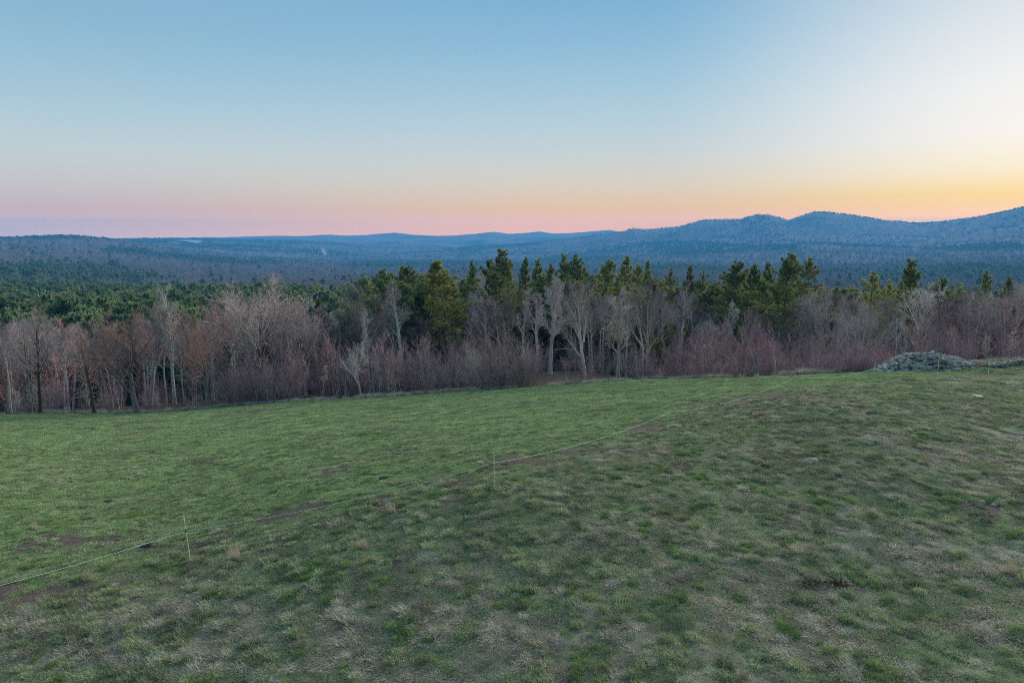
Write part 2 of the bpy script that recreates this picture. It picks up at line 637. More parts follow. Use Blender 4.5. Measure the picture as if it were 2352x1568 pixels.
M['needles'] = needles('needles', (.12, .17, .065), (.23, .285, .10), (.38, .41, .145))
M['needles_olive'] = needles('needles_olive', (.16, .18, .05), (.30, .31, .085), (.44, .42, .12))
M['needles_dark'] = needles('needles_dark', (.06, .095, .05), (.115, .16, .07), (.20, .235, .095))
M['needles_dead'] = needles('needles_dead', (.18, .11, .03), (.30, .19, .05), (.36, .25, .08))
M['needles_far'] = needles('needles_far', (.11, .165, .085), (.20, .27, .12), (.33, .37, .16))


def simple(name, c1, c2, scale=8.0, rough=0.85, world_pos=False):
    m, t, b = mat(name, rough)
    n = NT(t)
    v = n.pos() if world_pos else n.n('ShaderNodeTexCoord').outputs['Object']
    c = n.ramp(n.noise(scale, 5, v), [(0.3, c1), (0.7, c2)])
    r = n.mrange(n.rand(), 0, 1, 0.7, 1.3)
    c = n.mix(1.0, c, n.n('ShaderNodeCombineColor', {0: r, 1: r, 2: r}).outputs[0], 'MULTIPLY')
    t.links.new(c, b.inputs['Base Color'])
    return m


M['pale_leaf'] = simple('pale_leaf', (.40, .33, .25), (.62, .54, .44), 1.0)
M['brown_leaf'] = simple('brown_leaf', (.13, .09, .06), (.28, .20, .13), 1.0)
M['post_green'] = simple('post_green', (.46, .66, .42), (.60, .78, .55), 5, 0.5)
M['post_white'] = simple('post_white', (.55, .55, .50), (.70, .70, .64), 5, 0.5)
M['rope'] = simple('rope', (.62, .66, .52), (.76, .78, .66), 40, 0.7)
M['clip'] = simple('clip', (.015, .015, .015), (.03, .03, .03), 5, 0.5)
M['log'] = simple('log', (.05, .042, .038), (.17, .145, .125), 4)
M['log_pale'] = simple('log_pale', (.20, .18, .155), (.42, .38, .33), 4)
M['house_white'] = simple('house_white', (.68, .68, .66), (.78, .78, .76), 0.3)
M['house_roof'] = simple('house_roof', (.16, .15, .15), (.24, .23, .23), 0.3)
M['road'] = simple('road', (.42, .41, .39), (.55, .54, .52), 0.05)
M['snow'] = simple('snow', (.45, .45, .45), (.52, .52, .52), 0.05)


def stone_mat():
    m, t, b = mat('field_stone', 0.9)
    n = NT(t)
    co = n.n('ShaderNodeTexCoord').outputs['Object']
    c = n.ramp(n.noise(6, 6, co), [(0.28, (.13, .117, .105)), (0.5, (.34, .305, .265)), (0.72, (.58, .525, .46))])
    c = n.mix(n.mrange(n.noise(2.3, 4, n.pos()), 0.55, 0.72, 0, .6), c, (.12, .135, .10))
    v = n.mrange(n.rand(), 0, 1, 0.55, 1.35)
    c = n.mix(1.0, c, n.n('ShaderNodeCombineColor', {0: v, 1: v, 2: v}).outputs[0], 'MULTIPLY')
    t.links.new(c, b.inputs['Base Color'])
    bp = n.n('ShaderNodeBump', {'Strength': 0.5, 'Distance': 0.05, 'Height': n.noise(14, 6, co)})
    t.links.new(bp.outputs[0], b.inputs['Normal'])
    return m


M['stone'] = stone_mat()


def stone_patched():
    m, t, b = mat('lichen_stone', 0.9)
    n = NT(t)
    co = n.n('ShaderNodeTexCoord').outputs['Object']
    c = n.ramp(n.noise(4, 6, co), [(0.3, (.14, .14, .13)), (0.65, (.34, .33, .31))])
    c = n.mix(n.mrange(n.noise(3.1, 3, co), 0.55, 0.66), c, (.40, .20, .06))
    t.links.new(c, b.inputs['Base Color'])
    return m


M['stone_lichen'] = stone_patched()

# shared sward colours; green and straw are darkened for shade between the blades
SHADED_GREEN = [(.065, .10, .042), (.115, .175, .07), (.20, .28, .12)]
SHADED_STRAW = [(.10, .088, .065), (.19, .165, .125), (.31, .28, .22)]
EARTH = [(.055, .044, .038), (.105, .085, .074), (.20, .165, .14)]


def ground_material():
    m, t, b = mat('terrain', 1.0, 0.05)
    n = NT(t)
    p = n.pos()
    fine = n.noise(9.0, 6, p, 0.75)
    mid = n.noise(1.3, 5, p, 0.65)
    gr = n.ramp(fine, [(0.3, SHADED_GREEN[0]), (0.5, SHADED_GREEN[1]), (0.72, SHADED_GREEN[2])])
    st = n.ramp(n.noise(13.0, 6, p, 0.75), [(0.28, SHADED_STRAW[0]), (0.5, SHADED_STRAW[1]), (0.74, SHADED_STRAW[2])])
    ea = n.ramp(fine, [(0.3, EARTH[0]), (0.5, EARTH[1]), (0.75, EARTH[2])])
    g = n.math('ADD', n.attr('green'), n.math('MULTIPLY', n.math('SUBTRACT', fine, 0.5), 1.4))
    c = n.mix(n.mrange(g, 0.25, 0.75), st, gr)
    d = n.math('ADD', n.attr('dirt'), n.math('MULTIPLY', n.math('SUBTRACT', mid, 0.5), 0.8))
    c = n.mix(n.mrange(d, 0.35, 0.7), c, ea)
    # forest floor: leaf litter
    lit = n.ramp(n.noise(5.0, 6, p, 0.7), [(0.3, (.04, .029, .025)), (0.5, (.08, .058, .047)), (0.72, (.16, .12, .095))])
    c = n.mix(n.attr('wood'), c, lit)
    # far woods too distant to tell the trees apart
    big = n.noise(0.0023, 6, p, 0.62)
    tex = n.noise(0.045, 5, p, 0.7)
    bare = n.ramp(tex, [(0.3, (.10, .082, .092)), (0.55, (.19, .155, .165)), (0.75, (.27, .225, .23))])
    ever = n.ramp(tex, [(0.3, (.025, .05, .035)), (0.7, (.075, .12, .07))])
    fw = n.mix(n.mrange(n.math('ADD', big, n.math('MULTIPLY', n.math('SUBTRACT', tex, .5), .35)), 0.52, 0.60), bare, ever)
    c = n.mix(n.attr('farwood'), c, fw)
    t.links.new(c, b.inputs['Base Color'])
    hgt = n.noise(22.0, 5, p, 0.7)
    bp = n.n('ShaderNodeBump', {'Strength': 0.6, 'Distance': 0.05, 'Height': hgt})
    t.links.new(bp.outputs[0], b.inputs['Normal'])
    return m


M['terrain'] = ground_material()


def blade_mat(name, cols, spread=0.0):
    m, t, b = mat(name, 0.7, 0.15)
    n = NT(t)
    p = n.pos()
    f = n.math('ADD', n.math('MULTIPLY', n.noise(0.9, 5, p, 0.65), 0.6), n.math('MULTIPLY', n.rand(), 0.4))
    c = n.ramp(f, [(0.32, cols[0]), (0.5, cols[1]), (0.68, cols[2])])
    big = n.noise(0.16, 3, p)
    if spread:
        c = n.mix(n.mrange(big, 0.48, 0.66, 0, spread), c, SHADED_STRAW[1])
    t.links.new(c, b.inputs['Base Color'])
    thin(m, c, b, .2)
    return m


M['blade_green'] = blade_mat('blade_green', [(.13, .21, .08), (.205, .325, .125), (.32, .45, .19)], 0.25)
M['blade_bright'] = blade_mat('blade_bright', [(.14, .215, .07), (.21, .31, .10), (.31, .40, .15)])
M['blade_straw'] = blade_mat('blade_straw', [(.26, .225, .175), (.44, .39, .31), (.60, .53, .43)])
M['blade_tan'] = blade_mat('blade_tan', [(.30, .24, .165), (.42, .345, .25), (.54, .46, .35)])
M['blade_olive'] = blade_mat('blade_olive', [(.14, .19, .085), (.265, .34, .155), (.42, .49, .235)], 0.3)
M['blade_lush'] = blade_mat('blade_lush', [(.165, .25, .095), (.265, .395, .155), (.41, .54, .235)], 0.3)

# ------------------------------------------------------------------ the ground, one sheet to the horizon
def build_ground():
    fa = np.arange(-44, 44.01, 0.22)
    ang = np.radians(np.r_[fa, np.arange(50, 316, 6.0)])
    rr = np.r_[np.linspace(0.6, 9, 10)[:-1], np.exp(np.arange(math.log(9), math.log(150), 0.0105)), np.exp(np.arange(math.log(150), math.log(8300), 0.019))]
    A, Q = np.meshgrid(ang, rr)
    x, y = (np.sin(A) * Q).ravel(), (np.cos(A) * Q).ravel()
    z = ground_z(x, y)
    nr, na = A.shape
    i = np.arange(nr * na).reshape(nr, na)
    q = np.stack([i[:-1], np.roll(i, -1, 1)[:-1], np.roll(i, -1, 1)[1:], i[1:]], -1).reshape(-1, 4)[:, ::-1]
    c = nr * na
    tri = np.stack([np.full(na, c), np.roll(i[0], -1), i[0]], -1)[:, ::-1]
    V = np.r_[np.c_[x, y, z], [[0, 0, gz(0, 0)]]]
    me = mesh_np('ground', V, [q, tri], [M['terrain']], True)
    X, Y = V[:, 0], V[:, 1]
    r = np.hypot(X, Y)
    e = np.where(Y > 0, Y - edge_d(X, Y), np.where(r > 150, 1, -9))
    wood = smooth(-0.6, 1.2, e)
    near = r < 120
    g = np.full(len(X), 0.6)
    d = np.zeros(len(X))
    g[near] = green_mask(X[near], Y[near])
    d[near] = dirt_mask(X[near], Y[near])
    add_attr(me, 'green', g)
    add_attr(me, 'dirt', d)
    add_attr(me, 'wood', wood)
    add_attr(me, 'farwood', smooth(500, 1800, r))
    tag(obj('ground', me), kind='structure')


build_ground()

# ------------------------------------------------------------------ scattering of uncountable things (one object each)
HIDE = {}


def scatter(name, protos, P, rot, scl, idx, label, cat):
    col = bpy.data.collections.new(name + '_sources')
    for k, me in enumerate(protos):
        o = bpy.data.objects.new('%s_source_%02d' % (name, k), me)
        col.objects.link(o)
    me = bpy.data.meshes.new(name)
    me.vertices.add(len(P))
    me.vertices.foreach_set('co', np.asarray(P, np.float32).ravel())
    me.update()
    add_attr(me, 'rot', rot, 'FLOAT_VECTOR')
    add_attr(me, 'scl', scl, 'FLOAT_VECTOR')
    add_attr(me, 'idx', idx, 'INT')
    o = obj(name, me)
    ng = bpy.data.node_groups.new(name + '_scatter', 'GeometryNodeTree')
    ng.interface.new_socket('Geometry', in_out='INPUT', socket_type='NodeSocketGeometry')
    ng.interface.new_socket('Geometry', in_out='OUTPUT', socket_type='NodeSocketGeometry')
    N, L = ng.nodes, ng.links
    gi, go = N.new('NodeGroupInput'), N.new('NodeGroupOutput')
    ci = N.new('GeometryNodeCollectionInfo')
    ci.inputs['Collection'].default_value = col
    ci.inputs['Separate Children'].default_value = True
    ci.inputs['Reset Children'].default_value = True
    ip = N.new('GeometryNodeInstanceOnPoints')
    ip.inputs['Pick Instance'].default_value = True

    def na(nm, typ):
        a = N.new('GeometryNodeInputNamedAttribute')
        a.data_type = typ
        a.inputs['Name'].default_value = nm
        return a.outputs['Attribute']
    er = N.new('FunctionNodeEulerToRotation')
    L.new(na('rot', 'FLOAT_VECTOR'), er.inputs[0])
    L.new(gi.outputs[0], ip.inputs['Points'])
    L.new(ci.outputs[0], ip.inputs['Instance'])
    L.new(na('idx', 'INT'), ip.inputs['Instance Index'])
    L.new(er.outputs[0], ip.inputs['Rotation'])
    L.new(na('scl', 'FLOAT_VECTOR'), ip.inputs['Scale'])
    L.new(ip.outputs[0], go.inputs[0])
    md = o.modifiers.new('scatter', 'NODES')
    md.node_group = ng
    return tag(o, label, cat, kind='stuff')


def tilt_euler(x, y, spin):
    e = 0.25
    zx = (ground_z(x + e, y) - ground_z(x - e, y)) / (2 * e)
    zy = (ground_z(x, y + e) - ground_z(x, y - e)) / (2 * e)
    n = nrm(np.c_[-zx, -zy, np.ones_like(zx)])
    c, s = np.cos(spin), np.sin(spin)
    a = np.c_[c, s, np.zeros_like(c)]
    a = nrm(a - n * (a * n).sum(1, keepdims=True))
    b = np.cross(n, a)
    return np.c_[np.arctan2(b[:, 2], n[:, 2]), -np.arcsin(np.clip(a[:, 2], -1, 1)), np.arctan2(a[:, 1], a[:, 0])]


# ------------------------------------------------------------------ tree generators
def grow(rng, P0, D, L, k, wander, up):
    n = len(P0)
    P = np.empty((n, k + 1, 3))
    P[:, 0] = P0
    d = D.copy()
    for i in range(k):
        d = nrm(d + rng.normal(0, wander, (n, 3)) + np.array([0, 0, up]))
        P[:, i + 1] = P[:, i] + d * (L / k)[:, None]
    return P


def kids(rng, P, Rr, L, m, t0, t1, a0, a1, f0, f1, rf=0.55):
    """m children per branch: start, direction, length, radius."""
    n, k1, _ = P.shape
    t = (t0 + (t1 - t0) * (np.arange(m)[None] + rng.rand(n, m)) / m)
    s = t * (k1 - 1)
    i = np.minimum(s.astype(int), k1 - 2)
    f = (s - i)[..., None]
    j = np.arange(n)[:, None]
    A, B = P[j, i], P[j, i + 1]
    S = A * (1 - f) + B * f
    T = nrm(B - A)
    q = rng.normal(0, 1, (n, m, 3))
    q = nrm(q - T * (q * T).sum(-1, keepdims=True))
    a = np.radians(a0 + (a1 - a0) * rng.rand(n, m))[..., None]
    D = T * np.cos(a) + q * np.sin(a)
    tt = (t - t0) / max(t1 - t0, 1e-6)
    ln = L[:, None] * (f0 + (f1 - f0) * tt) * (0.75 + 0.5 * rng.rand(n, m))
    r = (Rr[j, i] * (1 - f[..., 0]) + Rr[j, i + 1] * f[..., 0]) * rf
    return S.reshape(-1, 3), D.reshape(-1, 3), ln.ravel(), r.ravel()


def taper(r0, k, tip=0.35):
    return r0[:, None] * np.linspace(1, tip, k + 1)[None]


def slivers(rng, S, D, L, w):
    """Flat tapering twigs, one triangle each."""
    q = rng.normal(0, 1, S.shape)
    q = nrm(np.cross(D, q))
    V = np.stack([S - q * w, S + q * w, S + D * L[:, None]], 1).reshape(-1, 3)
    return V, np.arange(len(V)).reshape(-1, 3)


STY = {
    # trunk length, wander, limb count, t-range, angles, length low/high, up
    'maple': dict(tl=.78, tw=.05, n1=13, t=(.22, .97), a=(28, 58), f=(.62, .30), up=.10, r=.021, n2=9, n3=7, a2=(25, 50), f2=(.55, .32)),
    'round': dict(tl=.74, tw=.05, n1=17, t=(.22, .98), a=(35, 75), f=(.60, .34), up=.07, r=.019, n2=10, n3=7, a2=(25, 55), f2=(.50, .34)),
    'forest': dict(tl=.92, tw=.035, n1=14, t=(.38, .98), a=(25, 50), f=(.34, .16), up=.10, r=.013, n2=8, n3=7, a2=(25, 50), f2=(.55, .32)),
    'vase': dict(tl=.86, tw=.06, n1=12, t=(.30, .95), a=(18, 38), f=(.52, .26), up=.05, r=.017, n2=9, n3=7, a2=(20, 40), f2=(.55, .30)),
    'birch': dict(tl=.97, tw=.025, n1=26, t=(.32, .98), a=(28, 48), f=(.26, .08), up=.12, r=.010, n2=7, n3=6, a2=(22, 42), f2=(.5, .3)),
    'back': dict(tl=.92, tw=.035, n1=11, t=(.60, .98), a=(22, 45), f=(.28, .14), up=.10, r=.011, n2=7, n3=6, a2=(25, 50), f2=(.55, .32)),
    'slim': dict(tl=.97, tw=.03, n1=16, t=(.5, .98), a=(25, 45), f=(.17, .07), up=.12, r=.008, n2=6, n3=5, a2=(22, 42), f2=(.5, .3)),
}


def bare_tree(seed, style, mt, mc, stems=1, lean=(0, 0), tw=0.011, H=12.0, lod=1.0, rm=1.0):
    rng = np.random.RandomState(seed)
    s = STY[style]
    T, C = Acc(), Acc()
    P0 = np.zeros((stems, 3)) + np.array([0, 0, -0.25])
    if stems > 1:
        a = rng.rand() * 6.28 + np.arange(stems) * 6.28 / stems
        P0[:, 0] += np.cos(a) * .12
        P0[:, 1] += np.sin(a) * .12
        D = np.c_[np.cos(a) * .16, np.sin(a) * .16, np.ones(stems)]
    else:
        D = np.array([[0, 0, 1.0]])
    D = nrm(D + np.array([lean[0], lean[1], 0]))
    L = np.full(stems, s['tl'] * H) * (0.85 + 0.15 * rng.rand(stems))
    L[0] = s['tl'] * H
    k = 10
    P = grow(rng, P0, D, L, k, s['tw'], .04 if lean == (0, 0) else 0.015)
    r0 = np.full(stems, s['r'] * H * rm / math.sqrt(stems))
    Rt = r0[:, None] * (np.linspace(1, .12, k + 1) ** 0.8)[None]
    Rt[:, 0] *= 1.35
    T.tube(P, Rt, 7)
    m1 = max(3, int(s['n1'] * (1.0 if stems == 1 else 1.3 / stems) * (1 if lod == 1 else .8)))
    S1, D1, L1, r1 = kids(rng, P, Rt, np.full(stems, H), m1, *s['t'], *s['a'], *s['f'], rf=.58)
    P1 = grow(rng, S1, D1, L1, 5, .09, s['up'])
    R1 = taper(r1, 5, .2)
    T.tube(P1, R1, 5 if lod == 1 else 3)
    S2, D2, L2, r2 = kids(rng, P1, R1, L1, s['n2'] if lod == 1 else 5, .18, 1.0, *s['a2'], *s['f2'], rf=.55)
    P2 = grow(rng, S2, D2, L2, 3, .10, .08)
    R2 = taper(np.maximum(r2, .010), 3, .3)
    C.tube(P2, R2, 3)
    if lod == 1:
        S3, D3, L3, r3 = kids(rng, P2, R2, L2, s['n3'], .2, 1.0, 22, 48, .58, .36, rf=.6)
        P3 = grow(rng, S3, D3, L3, 1, .10, .10)
        R3 = taper(np.maximum(r3, .006), 1, .5)
        C.tube(P3, R3, 3)
        S4, D4, L4, r4 = kids(rng, P3, R3, L3, 5, .15, 1.0, 20, 45, .75, .5)
        L4 = np.maximum(L4, .30)
        C.add(*slivers(rng, S4, nrm(D4 + np.array([0, 0, .2])), L4, tw))
    else:
        S4, D4, L4, r4 = kids(rng, P2, R2, L2, 7, .15, 1.0, 20, 50, .7, .45)
        C.add(*slivers(rng, S4, nrm(D4 + np.array([0, 0, .2])), np.maximum(L4, .5), tw * 4.0))
    tr, cr = T.mesh('trunk', [mt], True), C.mesh('crown', [mc])
    allv = np.concatenate(C.V)
    return tr, cr, float(np.percentile(allv[:, 2], 99.7)), float(np.percentile(allv[:, 0], 98) - np.percentile(allv[:, 0], 2))


def pine_tree(seed, mt, mn, H=18.0, base=.30, wide=.21, gap=1.0, dens=1.0, lod=1.0, drop=0.12, pw=.80):
    rng = np.random.RandomState(seed)
    T, C = Acc(), Acc()
    k = 12
    P = grow(rng, np.array([[0, 0, -.25]]), np.array([[0, 0, 1.0]]), np.array([H]), k, .018, .05)
    Rt = (np.linspace(1, .06, k + 1) ** .85)[None] * .0145 * H
    T.tube(P, Rt, 7)
    zs, z = [], base * H
    while z < H * .985:
        zs.append(z)
        z += gap * .62 * (0.5 + .9 * rng.rand()) * (1.0 if z < .8 * H else .6)
    S, D, L = [], [], []
    for z in zs:
        t = (z / H - base) / (1 - base)
        prof = min(1.0, (t + .18) * 2.4) * (1 - t) ** pw * (.82 + .36 * rng.rand()) + .05
        nb = int(rng.choice([4, 5, 6]))
        a0 = rng.rand() * 6.28
        fz = z / H * k
        i = min(int(fz), k - 1)
        c = P[0, i] * (1 - (fz - i)) + P[0, i + 1] * (fz - i)
        for b in range(nb):
            if rng.rand() < drop:
                continue
            a = a0 + b * 6.28 / nb + rng.normal(0, .25)
            ln = wide * H * prof * (0.55 + .7 * rng.rand())
            el = .04 + .75 * t * t + rng.normal(0, .14)
            S.append(c)
            D.append((math.cos(a) * math.cos(el), math.sin(a) * math.cos(el), math.sin(el)))
            L.append(ln)
    S, D, L = np.array(S), nrm(np.array(D)), np.array(L)
    Pb = grow(rng, S, D, L, 4, .05, .045)
    Rb = taper(np.maximum(L * .013, .012), 4, .25)
    T.tube(Pb, Rb, 3)
    # needle plumes: a flattish fan along every branch, tips turned up
    n = len(S)
    per = np.maximum(4, (L * 22 * dens).astype(int))
    ib = np.repeat(np.arange(n), per)
    u = np.sqrt(rng.rand(len(ib)) * .93 + .07)
    s = u * 4
    i = np.minimum(s.astype(int), 3)
    f = (s - i)[:, None]
    A, B = Pb[ib, i], Pb[ib, i + 1]
    c = A * (1 - f) + B * f
    tg = nrm(B - A)
    side = nrm(np.cross(tg, np.array([0, 0, 1.0])))
    off = rng.uniform(-1, 1, len(ib)) * L[ib] * .30 * (1.15 - u * .75)
    c = c + side * off[:, None] + np.array([0, 0, 1.0]) * (rng.normal(.05, .08, len(ib)) * np.minimum(L[ib], 2))[:, None] - tg * (np.abs(off) * .3)[:, None]
    dr = nrm(tg * .8 + side * np.sign(off)[:, None] * .5 + np.array([0, 0, .45]) + rng.normal(0, .28, c.shape))
    nt = 4 if lod == 1 else 3
    tl, tw = (.38, .05) if lod == 1 else (.95, .24)
    cc, dd = np.repeat(c, nt, 0), np.repeat(dr, nt, 0)
    dd = nrm(dd + rng.normal(0, .42, dd.shape))
    C.add(*slivers(rng, cc - dd * .1, dd, tl * rng.uniform(.6, 1.25, len(cc)), tw))
    tr, cr = T.mesh('trunk', [mt], True), C.mesh('crown', [mn])
    allv = np.concatenate(C.V)
    return tr, cr, float(allv[:, 2].max()), float(np.percentile(allv[:, 0], 98) - np.percentile(allv[:, 0], 2))


def sapling(seed, mt, mc, stems=4, H=5.0, leaf=None, nleaf=0, spread=.16, tw=.010, tlow=.2):
    rng = np.random.RandomState(seed)
    T, C = Acc(), Acc()
    a = rng.rand(stems) * 6.28
    rad = rng.rand(stems) * .5
    P0 = np.c_[np.cos(a) * rad, np.sin(a) * rad, np.full(stems, -.15)]
    D = nrm(np.c_[np.cos(a) * spread * rng.rand(stems), np.sin(a) * spread * rng.rand(stems), np.ones(stems)])
    L = H * (.6 + .4 * rng.rand(stems))
    L[0] = H
    P = grow(rng, P0, D, L, 6, .035, .06)
    Rt = taper(np.full(stems, .0055 * H), 6, .15)
    T.tube(P, Rt, 5)
    S2, D2, L2, r2 = kids(rng, P, Rt, L, 13, tlow, 1.0, 22, 50, .34, .10, rf=.5)
    P2 = grow(rng, S2, D2, L2, 3, .08, .10)
    R2 = taper(np.maximum(r2, .006), 3, .35)
    C.tube(P2, R2, 3)
    S4, D4, L4, r4 = kids(rng, P2, R2, L2, 8, .15, 1.0, 20, 45, .5, .35)
    C.add(*slivers(rng, S4, nrm(D4 + np.array([0, 0, .25])), np.maximum(L4, .22), tw))
    mats = [mc]
    if nleaf:
        j = rng.randint(0, len(S4), nleaf)
        c = S4[j] + D4[j] * (L4[j] * rng.rand(nleaf))[:, None]
        keep = c[:, 2] < H * .9
        c = c[keep]
        q, w = nrm(rng.normal(0, 1, c.shape)), nrm(rng.normal(0, 1, c.shape) + np.array([0, 0, -.6]))
        sz = rng.uniform(.06, .14, len(c))[:, None]
        V = np.stack([c, c + w * sz * .6 + q * sz * .45, c + w * sz * 1.3, c + w * sz * .6 - q * sz * .45], 1).reshape(-1, 3)
        lm = mesh_np('leaves', V, [np.arange(len(V)).reshape(-1, 4)], [leaf])
    else:
        lm = None
    return T.mesh('stem', [mt], True), C.mesh('twigs', mats), lm, float(np.concatenate(C.V)[:, 2].max())


def top_z(y_px, d):
    dx, dy, dz = ray(1176, y_px)
    return CAMZ + float(dz / dy) * d


def lateral(x_px, d, y_px=790):
    dx, dy, dz = ray(x_px, y_px)
    return float(dx / dy) * d


REG = []     # every placed tree: (px, d, object, kind)


def place_tree(name, proto, x_px, d, y_top, width=None, spin=0.0, label='', cat='tree', group=None, h=None, mirror=False, parts=('trunk', 'crown')):
    x = lateral(x_px, d)
    g = gz(x, d)
    H = h if h else max(2.0, top_z(y_top, d) - g)
    sz = H / proto[2]
    if width:
        want = width / 1568 * d / .98
        sx = min(max(want / max(proto[3], .1), sz * .45), sz * 2.1)
    else:
        sx = sz
    t = empty(name, (x, d, g), spin)
    t.scale = (-sx if mirror else sx, sx, sz)
    for nm, me in zip(parts, proto[:2]):
        obj(nm, me, t)
    if proto[2] and len(proto) > 4 and proto[4]:
        obj('leaves', proto[4], t)
    tag(t, label, cat, group)
    REG.append((x_px, d, t, cat))
    return t


# ------------------------------------------------------------------ hero trees: one shape each
def hero(seed, style, bk, tw_, x, d, top, width, label, stems=1, lean=(0, 0), name='bare_tree', spin=0.0, **k):
    k.setdefault('rm', 2.1 if style in ('slim', 'birch') else 1.5)
    k.setdefault('tw', .013)
    p = bare_tree(seed, style, M[bk], M[tw_], stems, lean, **k)
    return place_tree(name, p, x, d, top, width, spin, label, 'tree')


hero(11, 'forest', 'bark_dark', 'twig_grey', 78, 80, 702, 105, 'dark-trunked bare tree with grey twiggy crown near the left picture edge')
hero(12, 'maple', 'bark_brown', 'twig_red', 304, 76, 702, 150, 'red-budded maple at the field edge whose trunk leans left', lean=(-.17, .02), name='maple_tree')
hero(13, 'birch', 'birch_bark', 'twig_white', 391, 92, 654, 46, 'tall white birch rising behind the two reddish field-edge maples on the left', name='birch_tree', rm=2.0, tw=.011)
hero(14, 'round', 'bark_brown', 'twig_red', 466, 73.5, 704, 128, 'reddish bare maple with short dark trunk standing alone on the grass edge', name='maple_tree')
hero(15, 'slim', 'bark_dark', 'twig_brown', 203, 77, 760, 40, 'thin dark straight tree just left of the leaning maple')
hero(16, 'vase', 'bark_pale', 'twig_grey', 334, 92, 698, 85, 'pale-trunked bare tree showing between leaning maple and white birch', name='bare_tree')
hero(17, 'vase', 'bark_dark', 'twig_brown', 592, 84, 632, 190, 'largest bare tree left of centre with forked dark stems', stems=3)
hero(18, 'vase', 'bark_grey', 'twig_brown', 668, 80, 680, 95, 'tan bare tree right beside the big forked one', lean=(.06, 0))
hero(19, 'forest', 'bark_dark', 'twig_brown', 520, 88, 672, 90, 'brown bare tree with dark trunk left of the big forked tree')
hero(20, 'round', 'bark_dark', 'twig_grey', 832, 92, 646, 130, 'round-headed grey maple with dark trunk in front of the pines', name='maple_tree')
hero(21, 'slim', 'bark_pale', 'twig_pale', 921, 90, 642, 46, 'tall thin pale tree left of the dark young pine', name='birch_tree')
hero(22, 'vase', 'bark_pale', 'twig_pale', 826, 74, 782, 62, 'small pale bare tree below the round-headed maple')
hero(23, 'birch', 'birch_bark', 'twig_grey', 1090, 98, 668, 50, 'white-stemmed birch right of the big olive pine', name='birch_tree')
hero(24, 'slim', 'birch_bark', 'twig_pale', 1109, 108, 630, 34, 'slim birch with bright white top beside the twin-topped pine', name='birch_tree')
hero(25, 'slim', 'birch_bark', 'twig_grey', 1153, 96, 690, 40, 'white birch trunk below the twin-topped pine', name='birch_tree')
hero(26, 'slim', 'birch_bark', 'twig_grey', 1197, 94, 660, 34, 'thin curving white trunk right of the twin-topped pine', name='birch_tree', lean=(-.03, 0))
hero(27, 'birch', 'bark_pale', 'twig_pale', 1264, 84, 634, 62, 'slender upright pale tree standing in the brown clearing')
hero(28, 'vase', 'bark_pale', 'twig_grey', 1347, 70, 640, 88, 'grey bare tree leaning left at the edge of the brown clearing', lean=(-.09, 0), tw=.009)
hero(29, 'vase', 'bark_pale', 'twig_grey', 1484, 69, 618, 118, 'big pale tree with two thick stems right of the clearing', stems=2)
hero(30, 'birch', 'bark_pale', 'twig_pale', 1420, 73, 660, 52, 'straight pale tree between leaning grey tree and thick forked tree')
hero(31, 'vase', 'bark_pale', 'twig_pale', 1984, 68, 690, 92, 'pale spreading bare tree behind left end of the stone pile')
hero(32, 'forest', 'bark_pale', 'twig_pale', 2098, 70, 648, 70, 'pale upright bare tree rising above the stone pile')
hero(33, 'vase', 'bark_grey', 'twig_pale', 1889, 80, 650, 90, 'grey forked tree right below the warm olive pine')
hero(34, 'vase', 'bark_grey', 'twig_pale', 2330, 62, 648, 150, 'wide grey bare tree at the right picture edge', lean=(-.10, 0))
hero(35, 'round', 'bark_grey', 'twig_grey', 2225, 66, 662, 130, 'grey twiggy tree above the gap between stone pile and stone wall')
hero(36, 'slim', 'bark_pale', 'twig_grey', 1560, 92, 640, 40, 'slim pale trunk right of the thick forked tree')
hero(37, 'vase', 'bark_pale', 'twig_grey', 1640, 84, 735, 80, 'pale bushy-headed tree below the dark pine group on the right')
hero(38, 'slim', 'bark_pale', 'twig_grey', 1232, 92, 672, 36, 'thin pale tree just left of the slender clearing tree')
hero(39, 'slim', 'bark_dark', 'twig_grey', 735, 90, 700, 50, 'dark slim tree in front of the small dark pine')

# ------------------------------------------------------------------ hero pines
PV = [pine_tree(100 + i, M['bark_dark'], M['needles'], base=b, wide=w, gap=g, dens=dn, drop=dp)
      for i, (b, w, g, dn, dp) in enumerate([(.22, .25, 1.0, 1.0, .12), (.34, .27, 1.1, 1.0, .15), (.18, .21, .9, 1.0, .10), (.40, .29, 1.0, 1.1, .18)])]
PO = [pine_tree(120 + i, M['bark_grey'], M['needles_olive'], base=b, wide=w, gap=1.15, dens=1.0, drop=.16) for i, (b, w) in enumerate([(.20, .20), (.34, .27), (.38, .13)])]
PD = [pine_tree(130 + i, M['bark_dark'], M['needles_dark'], base=b, wide=w, gap=.9, dens=1.0, drop=.10) for i, (b, w) in enumerate([(.10, .23), (.26, .25)])]


def pine(proto, x, d, top, width, label, spin=None, name='pine_tree'):
    width *= 1.5
    return place_tree(name, proto, x, d, top, width, (x * 1.7) % 6.28 if spin is None else spin, label, 'pine')


